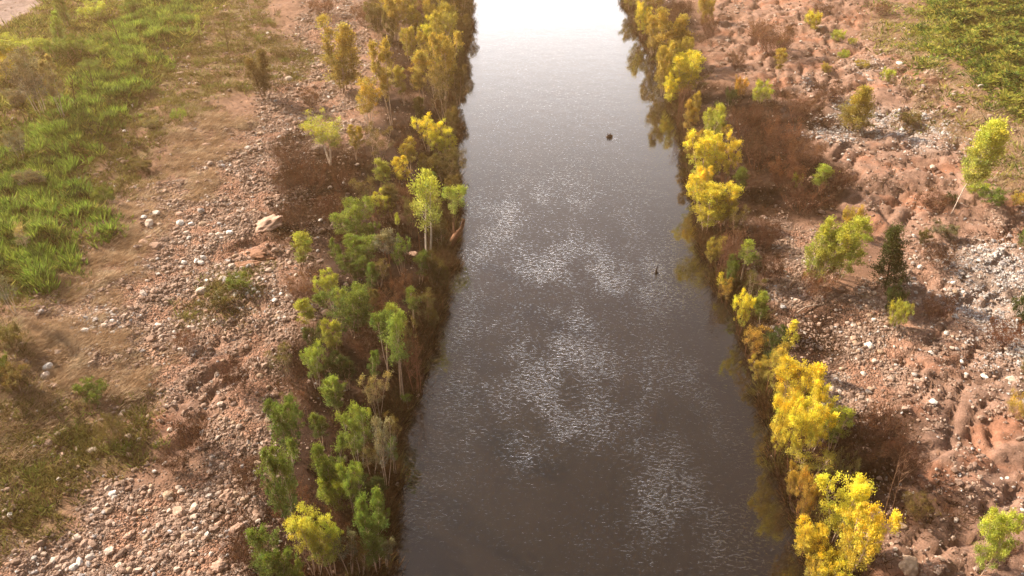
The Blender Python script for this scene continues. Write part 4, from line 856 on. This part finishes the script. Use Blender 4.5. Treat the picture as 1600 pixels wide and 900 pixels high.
RIGHT = [
 ('bushy', 1322, 900, 796, 58, 'Y', "brightest yellow tree at the bottom, right of the water"),
 ('bushy', 1300, 845, 744, 60, 'Y', "large yellow tree behind the brightest bottom one"),
 ('shrub', 1290, 905, 868, 46, 'Y', "low yellow bush at the foot of the brightest bottom tree"),
 ('bushy', 1256, 875, 818, 40, 'Y', "yellow bush leaning over the water left of the large yellow trees", 'red'),
 ('multi', 1245, 832, 742, 32, 'OR', "orange yellow slim tree overhanging the water near the bottom", 'red'),
 ('shrub', 1270, 915, 880, 36, 'OY', "dull olive bush on the shore at the bottom edge"),
 ('sparse', 1262, 755, 706, 52, 'OY', "thin faded shrub between the two yellow clumps", 'pale'),
 ('tuft', 1312, 745, 710, 34, 'P', "pale dry tussock in shadow right of the faded shrub", 'pale'),
 ('bushy', 1228, 650, 567, 54, 'Y', "full yellow tree above the river, top of the lower yellow clump"),
 ('bushy', 1213, 715, 614, 34, 'Y', "yellow tree farthest out over the river in the lower clump", 'red'),
 ('multi', 1236, 735, 636, 40, 'Y', "orange stemmed yellow tree in the middle of the lower clump", 'red'),
 ('bushy', 1266, 705, 618, 48, 'Y', "tall yellow tree at the crest of the lower clump"),
 ('multi', 1298, 705, 640, 38, 'YG', "round yellow green tree, rightmost of the lower clump, beside the deep shadow"),
 ('bushy', 1284, 690, 650, 40, 'D', "dark green bush enclosed between the crest tree and the round one"),
 ('bushy', 1256, 640, 592, 26, 'D', "dark green side bush behind the full yellow tree"),
 ('sparse', 1198, 620, 556, 34, 'OY', "brownish yellow thin bush hanging at the shore above the full yellow tree", 'red'),
 ('sapling', 1204, 600, 545, 34, 'OY', "olive yellow bush behind the brownish shore bush"),
 ('single', 1222, 575, 500, 18, 'Y', "single yellow torch shaped sapling tip next to a dark green bush", 'brown'),
 ('bushy', 1206, 570, 520, 34, 'D', "dark green bush left of the torch shaped sapling"),
 ('sparse', 1168, 560, 510, 44, 'OR', "sprawling orange brown shore bush under the bright yellow sprig", 'red'),
 ('multi', 1152, 526, 458, 28, 'Y', "bright golden sprig tree standing out against the dark water", 'red'),
 ('sapling', 1188, 512, 455, 28, 'YG', "yellow green sapling inland of the golden sprig tree"),
 ('single', 1122, 462, 430, 16, 'Y', "small golden tuft at the water's edge above the golden sprig tree", 'red'),
 ('single', 1158, 440, 374, 26, 'YG', "thin pointed sapling with visible pale stem on the right shore"),
 ('sparse', 1180, 442, 406, 20, 'GR', "faint grey green sapling right of the pointed one"),
 ('sparse', 1170, 478, 428, 28, 'O', "olive thin bush below the faint grey green sapling"),
 ('bushy', 1140, 446, 405, 22, 'G', "dull green low bush left of the pointed sapling's foot"),
 ('twigtall', 1124, 440, 360, 44, 'RB', "mass of reddish upright stems under the large golden crown", 'red'),
 ('twigtall', 1140, 420, 350, 36, 'RB', "second reddish stem mass just inland under the golden crown", 'red'),
 ('sparse', 1146, 380, 326, 24, 'O', "olive thin tree on the landward side of the golden crown"),
 ('bushy', 1104, 362, 286, 62, 'Y', "large golden crown bulging over the river's right side"),
 ('bushy', 1128, 352, 296, 34, 'OY', "shaded olive side of trees just right of the large golden crown"),
 ('sapling', 1150, 318, 264, 18, 'G', "small green tree on bare stems beside a rubble patch", 'brown'),
 ('bushy', 1098, 292, 210, 46, 'Y', "bright yellow tree directly above the large golden crown"),
 ('multi', 1131, 292, 213, 32, 'Y', "yellow green headed tree with bare stems right of the bright yellow one", 'red'),
 ('bushy', 1106, 238, 168, 32, 'YG', "upright yellow green tree topping the upper yellow clump"),
 ('sapling', 1124, 228, 190, 20, 'OY', "small dull tree tucked right of the upright yellow green tree"),
 ('sapling', 1074, 222, 160, 20, 'OR', "thin orange tree along the water above the bright clump", 'red'),
 ('sapling', 1088, 192, 145, 18, 'OY', "slim faded yellow tree between the thin orange tree and bank"),
 ('bushy', 1066, 152, 80, 44, 'Y', "bright yellow tree in the upper group, nearest the camera of its group"),
 ('column', 1050, 105, 20, 44, 'OY', "tall golden green tree, highest of the upper group"),
 ('bushy', 1034, 152, 70, 26, 'OY', "orange tinged tree along the water left of the tall golden green one"),
 ('bushy', 1062, 118, 58, 28, 'OY', "rounded golden tree tucked below the tallest of the upper group"),
 ('sparse', 1086, 152, 118, 30, 'O', "olive faded bush right of the upper group"),
 ('twigtall', 1062, 195, 130, 24, 'RB', "reddish leaning bare stems below the upper group", 'red'),
 ('multi', 1003, 66, 8, 26, 'Y', "yellow tree over dark water near the top right shore", 'red'),
 ('bushy', 1012, 34, -26, 40, 'OY', "olive golden tree cut by the top edge on the right shore"),
 ('bushy', 984, 16, -30, 26, 'OY', "farthest golden tree at the top edge beside white water"),
 ('twiggy', 1036, 48, 8, 44, 'RB', "reddish brown bush behind the top edge right trees", 'brown'),
 ('twiggy', 1062, 40, 0, 30, 'R', "dark reddish bush just below the top edge on right bank", 'brown'),
 ('shrub', 1101, 38, -8, 22, 'OY', "golden shrub over a reddish base high on the bare slope", 'red'),
 ('bushy', 1020, 90, 25, 26, 'OY', "golden tree on the waterline beside the tallest of the upper group"),
 ('bushy', 1046, 165, 120, 22, 'Y', "yellow waterside bush under the bright yellow tree of the upper group", 'red'),
 ('bushy', 1082, 255, 205, 26, 'OR', "orange waterside bush joining the thin orange tree to the bright clump", 'red'),
 ('bushy', 1088, 320, 262, 28, 'Y', "yellow bush filling the waterside between the two big crowns"),
 ('sparse', 1132, 480, 440, 22, 'OR', "orange brown shore bush left of the golden sprig tree", 'red'),
 ('bushy', 1112, 415, 372, 24, 'OY', "olive golden bush hanging just below the large golden crown", 'red'),
 ('bushy', 1184, 600, 562, 26, 'OY', "brownish gold bush at the water above the full yellow tree", 'red'),
 ('bushy', 1236, 780, 735, 26, 'OR', "orange bush at the waterline above the orange yellow slim tree", 'red'),
 # inland
 ('bushy', 1262, 448, 343, 48, 'YG', "slanting yellow green tree, left of the pale one on the right gravel", 'pale', None, None, None, 12),
 ('twiggy', 1275, 465, 425, 50, 'RB', "brown bare stems at the feet of the slanting yellow green tree", 'brown'),
 ('bushy', 1308, 438, 354, 58, 'YT', "broad pale yellow green tree beside the slanting one", 'pale'),
 ('shrub', 1328, 362, 326, 30, 'OY', "small olive bush behind the broad pale yellow green tree"),
 ('conifer', 1383, 452, 356, 40, 'D', "dark dense tree with lit top on the right gravel", 'dark'),
 ('shrub', 1388, 485, 447, 28, 'D', "dark green bush at the foot of the dark dense tree", 'dark'),
 ('shrub', 1396, 512, 472, 20, 'YG', "small yellow green bush below the dark dense tree"),
 ('conifer', 1332, 206, 134, 38, 'OY', "dense olive yellow tree beside the upper white scree", 'brown'),
 ('sapling', 1214, 124, 80, 24, 'OY', "olive yellow tree on the brown slope above the dark brush"),
 ('shrub', 1219, 78, 62, 14, 'O', "small olive shrub right above the olive yellow tree"),
 ('shrub', 1188, 160, 131, 28, 'YG', "round pale yellow shrub in the dark brush"),
 ('shrub', 1155, 152, 122, 16, 'OR', "small orange bush left of the round pale yellow shrub", 'red'),
 ('shrub', 1140, 165, 140, 14, 'D', "dark green shrub in the brush left of the orange bush"),
 ('shrub', 1268, 48, 18, 20, 'Y', "yellow shrub with reddish foot near the top right slope", 'red'),
 ('shrub', 1308, 66, 48, 17, 'YG', "small yellow shrub right of and below the one with reddish foot"),
 ('shrub', 1316, 95, 80, 15, 'YG', "tiny yellow shrub with dark base on bare ground", 'brown'),
 ('shrub', 1345, 108, 96, 20, 'OY', "faint yellow shrub beside the little grey stone scree"),
 ('shrub', 1385, 128, 108, 17, 'YG', "yellow green shrub just right of the grey flat stone"),
 ('shrub', 1330, 70, 60, 12, 'YG', "faint yellow green seedling bush between the yellow shrubs and grass"),
 ('shrub', 1290, 112, 100, 14, 'OY', "faint yellowish bush above the white pebbly pocket"),
 ('sapling', 1279, 302, 260, 24, 'YG', "yellow green sapling at the lower edge of the dark brush"),
 ('shrub', 1244, 292, 272, 14, 'YG', "tiny yellow green bush left of the sapling in dark brush"),
 ('flag', 1486, 335, 190, 38, 'YT', "tall pale yellow tree leaning on a long thin white stem", 'white', None, None, None, 6),
 ('baresap', 1404, 202, 146, 12, 'R', "thin leafless dark sapling standing in the upper white scree", 'dark'),
 ('shrub', 1421, 194, 178, 24, 'O', "low olive bush right of the leafless sapling"),
 ('bushy', 1527, 900, 803, 50, 'YT', "yellow green tree alone at the bottom right"),
 ('twiggy', 1555, 880, 845, 34, 'RB', "pale brown bush attached to the right of the lone bottom tree", 'pale'),
 ('bushy', 1606, 603, 545, 44, 'P', "pale yellow tree cut by the right edge"),
 ('bare', 1385, 806, 700, 40, 'R', "dead leafless tree with forked trunk in the deep shadow", 'brown'),
 ('shrub', 1594, 508, 465, 44, 'D', "dark round bush at the right edge above the pale yellow tree", 'dark'),
 ('shrub', 1474, 372, 352, 34, 'GR', "grey green low bush on the bare red slope"),
 ('shrub', 1442, 382, 362, 18, 'O', "small olive bush left of the grey green low bush"),
 ('shrub', 1522, 300, 282, 34, 'YG', "yellow green bush at the foot of the combed dry slope"),
 ('shrub', 1545, 318, 296, 34, 'G', "green bush right of the yellow green one under dry slope"),
 ('shrub', 1590, 322, 304, 28, 'OY', "olive yellow bush close to the right edge"),
 ('shrub', 1484, 318, 303, 14, 'D', "dark little bush at the base of the leaning thin stem"),
 ('shrub', 1600, 390, 360, 20, 'G', "green bush half cut by the right edge"),
]
ULEFT = [
 ('multi', 22, 115, 58, 56, 'YG', "pale yellow bush below the bare track in the far left corner"),
 ('bushy', 5, 130, 85, 50, 'Y', "yellowish bush cut by the left edge"),
 ('multi', 66, 178, 80, 60, 'GR', "large grey green shrub with pale yellow heads, upper left", 'white'),
 ('sapling', 98, 185, 90, 30, 'P', "pale flowering tall weed right of the large grey green shrub", 'white'),
 ('column', 106, 42, -25, 18, 'LG', "creeper covered green post leaning at the top left"),
 ('column', 98, 76, 20, 20, 'LG', "bright green leafy spire below the creeper covered post"),
 ('shrub', 118, 96, 58, 34, 'G', "dark green spreading shrub right of the leafy spire"),
 ('shrub', 95, 95, 62, 30, 'G', "green bush between the leafy spire and the track"),
 ('baresap', 190, 73, 10, 14, 'RB', "thin dark dead sapling on the upper left grass", 'dark'),
 ('baresap', 148, 140, 98, 16, 'R', "dark dead sapling nearer the bright green band", 'dark'),
 ('baresap', 357, 82, 30, 12, 'R', "thin dark dead sapling right of the green band top", 'dark'),
 ('baresap', 392, 130, 95, 8, 'R', "short dark stick beside the dark slanting tree", 'dark'),
 ('baresap', 118, 165, 120, 14, 'R', "second dark dead stem left of the green band", 'dark'),
 ('pole', 391, 24, -12, 5, 'W', "slender white bare trunk at the top edge", 'white'),
 ('single', 315, 80, 25, 12, 'YG', "slim sapling with scattered pale yellow leaves", 'dark'),
 ('pole', 104, 185, 150, 5, 'W', "white leaning bare stem in the grey green shrubs", 'white', None, None, None, -14),
 ('shrub', 150, 90, 70, 34, 'LG', "light green bush up from the dead saplings"),
 ('shrub', 168, 68, 50, 22, 'G', "green bush left of the farthest dark dead sapling"),
 ('shrub', 66, 84, 60, 30, 'YG', "yellow bush bordering the bare track"),
 ('shrub', 150, 30, 5, 40, 'YG', "yellow green bush at the top edge right of the creeper post"),
 ('shrub', 212, 18, -5, 24, 'G', "dark green bush at the top edge above the green band"),
 ('shrub', 145, 115, 95, 30, 'G', "green bush just left of the nearer dead sapling"),
 ('shrub', 30, 165, 140, 34, 'GR', "grey green bush at the left side below the yellowish one"),
 ('multi', 35, 250, 205, 34, 'GR', "pale grey green tall weeds above the bright left grass", 'white'),
 ('shrub', 50, 290, 268, 34, 'GR', "pale leafy weeds within the grass under the tall weeds"),
 ('tuft', 281, 192, 172, 22, 'LG', "bright lime green round grass tussock on brown ground"),
 ('shrub', 235, 200, 186, 22, 'P', "small bush dotted with white flowers left of the lime tussock"),
 ('sparse', 42, 395, 350, 26, 'P', "pale weedy sapling inside the bright grass at far left", 'white'),
 ('sparse', 22, 490, 430, 34, 'GR', "grey green weedy stems at the lower end of the grass", 'white'),
 ('shrub', 165, 320, 296, 28, 'G', "green low bush at the right edge of the bright grass"),
 ('shrub', 20, 545, 515, 36, 'O', "olive tussocky bush below the bright grass at left edge"),
 ('shrub', 28, 610, 575, 44, 'O', "olive green bush with yellow shoots at left edge"),
 ('shrub', 4, 590, 560, 30, 'G', "green bush cut by the left edge below the bright grass"),
 ('shrub', 150, 625, 600, 40, 'G', "low green patchy bush above the red gully"),
 ('shrub', 375, 450, 432, 32, 'G', "low green tussock bush beside the reddish slabs", 'brown'),
 ('shrub', 340, 480, 458, 44, 'O', "olive trailing bush below the broad pale stone"),
 ('shrub', 225, 268, 252, 26, 'O', "olive low bush at the inner edge of rough grass"),
 ('twiggy', 487, 165, 142, 26, 'RB', "small reddish bush on the slope right of the dark slanting tree", 'brown'),
 ('twiggy', 460, 262, 228, 54, 'R', "dark reddish brush above its neighbour, left of the flat topped tree", 'red'),
 ('twiggy', 488, 296, 258, 50, 'R', "dark reddish brush directly left under the flat topped tree", 'red'),
 ('twiggy', 452, 302, 270, 40, 'R', "dark reddish brush lower left of the flat topped tree", 'red'),
 ('twiggy', 470, 356, 320, 52, 'R', "dark brush right of the large smooth pinkish boulder", 'red'),
 ('twiggy', 520, 345, 305, 44, 'R', "brown brush left of the big bushy green head", 'red'),
 ('twiggy', 540, 300, 262, 40, 'R', "brown brush in front of the flat topped tree", 'red'),
 ('twiggy', 476, 475, 432, 44, 'RB', "brown bush under the leaning yellow green sapling", 'brown'),
 ('twiggy', 372, 606, 570, 44, 'R', "dark twiggy bush at the head of the red gully", 'red'),
 ('twiggy', 310, 700, 655, 50, 'R', "dark reddish brush on the ledge below the red gully", 'red'),
 ('twiggy', 280, 735, 700, 44, 'R', "low dark brush along the grassy ledge", 'brown'),
 ('twiggy', 395, 770, 730, 44, 'R', "dark brush at the rubble edge left of the whitish twigged tree", 'brown'),
 ('twiggy', 295, 545, 520, 30, 'RB', "brown bush in the middle of the left bank rubble", 'brown'),
 ('twiggy', 180, 690, 660, 44, 'O', "olive brown brush left of the red gully floor", 'brown'),
 ('twiggy', 392, 880, 845, 44, 'R', "dark brush left of the bottom green sapling clump", 'brown'),
 ('twiggy', 505, 25, -5, 34, 'RB', "reddish bush near the top edge beside the pale stones", 'brown'),
 ('twiggy', 446, 85, 68, 40, 'O', "olive brush below the smooth pale slope at the top"),
 ('twiggy', 595, 350, 310, 44, 'R', "dark brush in the hollow left of the tiny round topped sapling", 'red'),
 ('twiggy', 640, 330, 290, 40, 'RB', "brown brush between the yellow topped sapling and forked tree", 'red'),
 ('twiggy', 640, 250, 215, 40, 'R', "dark red brush in the upper hollow left of the yellow tipped twins", 'red'),
 ('twiggy', 640, 130, 100, 30, 'R', "dark red brush in the hollow between the tall golden trees", 'red'),
 ('twiggy', 600, 500, 460, 50, 'RB', "brown brush right of the dome shaped tree", 'red'),
 ('twiggy', 575, 560, 525, 44, 'R', "dark brush in the shade below the dome shaped tree", 'red'),
 ('twiggy', 630, 470, 430, 34, 'RB', "brown brush below the narrow leaning green sapling", 'red'),
 ('twiggy', 585, 640, 600, 30, 'R', "dark brush left of the thin tall tree's foot", 'red'),
]
RBRUSH = [
 ('twiggy', 1190, 208, 165, 54, 'R', "dark brush under the round pale yellow shrub", 'red'),
 ('twiggy', 1216, 238, 195, 54, 'RB', "reddish brush in the centre of the right bank thicket", 'red'),
 ('twiggy', 1252, 262, 220, 54, 'RB', "reddish brush left of the lower white scree arm", 'red'),
 ('twiggy', 1182, 262, 215, 50, 'R', "dark brush just right of the bright yellow shoreline tree", 'red'),
 ('twiggy', 1160, 215, 170, 44, 'R', "dark brush behind the upright yellow green tree", 'red'),
 ('twiggy', 1224, 292, 250, 50, 'RB', "reddish brush above the rubble patch in the thicket", 'red'),
 ('twiggy', 1252, 330, 290, 60, 'R', "dark brush at the lower end of the thicket", 'red'),
 ('twiggy', 1300, 300, 265, 44, 'R', "dark brush right of the yellow green sapling in the thicket", 'red'),
 ('twiggy', 1246, 190, 150, 44, 'RB', "reddish brush near the white pebbly pocket", 'red'),
 ('twiggy', 1290, 158, 130, 44, 'R', "dark brush in the red hollow above the white scree", 'red'),
 ('twiggy', 1204, 82, 38, 60, 'RB', "large rusty brush patch high on the right slope", 'red'),
 ('twiggy', 1182, 60, 35, 30, 'RB', "rusty brush left of the large rusty patch", 'red'),
 ('twiggy', 1285, 22, 5, 26, 'R', "dark red brush right of the yellow shrub at the top", 'red'),
 ('twiggy', 1150, 105, 85, 26, 'RB', "small rusty bush below the golden shrub of the bare slope", 'red'),
 ('twiggy', 1106, 55, 25, 24, 'RB', "reddish foot bush under the golden shrub at the top", 'red'),
 ('twiggy', 1455, 325, 300, 44, 'RB', "rusty low bush on the red slope near the long thin stem", 'red'),
 ('twiggy', 1466, 415, 385, 50, 'R', "brown low bush on the rim above the pale scree", 'brown'),
 ('twiggy', 1460, 500, 465, 44, 'R', "dark rusty bush in the middle of the far right scree", 'red'),
 ('twiggy', 1560, 540, 505, 44, 'RB', "rusty leafless bush left of the pale yellow edge tree", 'red'),
 ('twiggy', 1190, 388, 350, 40, 'R', "dark brush inland of the large golden crown", 'red'),
 ('twiggy', 1200, 440, 400, 40, 'R', "dark brush inland of the thin pointed sapling", 'red'),
 ('twiggy', 1340, 730, 690, 60, 'R', "dark brush in the deep shadow left of the dead tree", 'dark'),
 ('twiggy', 1370, 700, 655, 60, 'R', "dark brush at the top of the deep shadow", 'dark'),
 ('twiggy', 1410, 740, 700, 50, 'R', "dark brush at the right of the deep shadow by the dead tree", 'dark'),
 ('twiggy', 1425, 805, 780, 40, 'O', "olive brush on the bank right of the dead tree's foot", 'brown'),
 ('twiggy', 1590, 650, 620, 40, 'OY', "straw coloured bush at the right edge below the pale yellow tree", 'brown'),
 ('twiggy', 1375, 25, 5, 26, 'RB', "rusty bush at the top edge near the yellow grass", 'brown'),
]
for T_, g_ in ((LEFT, "trees and saplings of the left shore strip"), (RIGHT, "trees and shrubs of the right bank"), (ULEFT, "plants of the left bank slope"), (RBRUSH, "dead brush of the right bank")):
    for a in T_:
        a = list(a) + ['pale', None, None, None, 0.0][len(a) - 7:]
        kd, bx, by, ty, w, c, lab, bark, cat, grp, nm, lean = a[:12]
        tree(kd, bx, by, ty, w, c, lab, bark, cat, g_, nm, lean)

# ------------------------------------------------------------------ driftwood
M_WOOD = mat_obj("driftwood", .8, 9, 0, .6, 1.3, .3, False, .5)
def wood_part(name, pts, r0, r1, parent=None, k=8):
    V, Fq = [], []; pts = [np.array(p, float) for p in pts]; tube(V, Fq, pts, r0, r1, k)
    n = len(V); V = [v * 1.0 for v in V]; V.append(pts[0]); V.append(pts[-1])
    me = bpy.data.meshes.new(name); Fs = [tuple(map(int, f)) for f in Fq] + [(n, (j + 1) % k, j) for j in range(k)] + [(n + 1, n - k + j, n - k + (j + 1) % k) for j in range(k)]
    Vr = [tuple(v + .12 * r0 * np.sin(np.array([v[1] * 9, v[2] * 8, v[0] * 9]) / max(r0, .05) * .3)) for v in V]
    me.from_pydata(Vr, [], Fs); me.update(); me.polygons.foreach_set("use_smooth", [True] * len(me.polygons))
    o = put(name, me, M_WOOD, parent); return o
def empty(name, loc, label, cat):
    t = bpy.data.objects.new(name, None); COL.objects.link(t); t.location = loc; t["label"] = label; t["category"] = cat; return t
x, y = flat(703, 386, .1); s = m_per_px(x, y, 0) * 1.0
t = empty("beached_log", (x, y, .1), "reddish brown broken log leaning from the left bank out over the water", "log")
e = np.array(flat(727, 352, 1.0)) - np.array([x, y])
o = wood_part("log_trunk", [(-.5, -.4, -.3), (0, 0, .1), (e[0] * .45, e[1] * .35, .75), (e[0] * .75, e[1] * .55, 1.15), (e[0] * 1.0, e[1] * .75, 1.9)], .42, .12, t); o.color = (.24, .12, .07, 1)
o = wood_part("branch_stub", [(e[0] * .35, e[1] * .3, .6), (e[0] * .30, e[1] * .4, 1.1), (e[0] * .2, e[1] * .5, 1.9)], .13, .03, t, 6); o.color = (.26, .14, .08, 1)
o = wood_part("root", [(0, 0, .1), (-.45, -.2, .35), (-.6, .1, .7)], .16, .04, t, 6); o.color = (.2, .1, .06, 1)
x, y = flat(952, 214); 
t = empty("floating_stub", (x, y, -.02), "small dark two pronged lump of wood poking out of the smooth upper river", "driftwood")
o = wood_part("stub_body", [(-.45, 0, -.15), (-.2, 0, .1), (.15, .03, .2), (.42, 0, .05)], .2, .26, t); o.color = (.09, .065, .05, 1)
o = wood_part("prong", [(-.15, 0, .15), (-.25, 0, .45), (-.33, 0, .78)], .12, .03, t, 6); o.color = (.09, .065, .05, 1)
o = wood_part("prong", [(.12, 0, .2), (.08, 0, .5), (.14, 0, .72)], .13, .04, t, 6); o.color = (.09, .065, .05, 1)
t.scale = (.72, .72, .72)
x, y = flat(1025, 426)
t = empty("floating_stick", (x, y, 0), "dark pointed stick standing up from the rippled river near the right shore", "driftwood")
o = wood_part("stick_shaft", [(0, 0, -.3), (0, 0, .15), (.04, 0, .45), (.1, 0, .72)], .13, .02, t, 7); o.color = (.035, .025, .02, 1)
o = wood_part("stick_foot", [(-.12, 0, -.1), (0, 0, .03), (.2, -.02, .02)], .09, .05, t, 6); o.color = (.035, .025, .02, 1)
for pts, lab in [([(1545, 305), (1500, 296), (1450, 300)], None)]: pass
x, y, z = ground(1265, 478)
t = empty("fallen_branch", (x, y, z + .06), "grey fallen branch on the gravel below the slanting yellow green tree", "branch")
o = wood_part("branch_wood", [(-1.2, -.9, 0), (-.4, -.3, .08), (.5, -.1, .1), (1.4, .1, .04)], .07, .03, t, 6); o.color = (.45, .36, .3, 1)
o = wood_part("side_twig", [(.2, -.15, .1), (.7, .5, .2), (.9, .9, .15)], .035, .012, t, 5); o.color = (.45, .36, .3, 1)
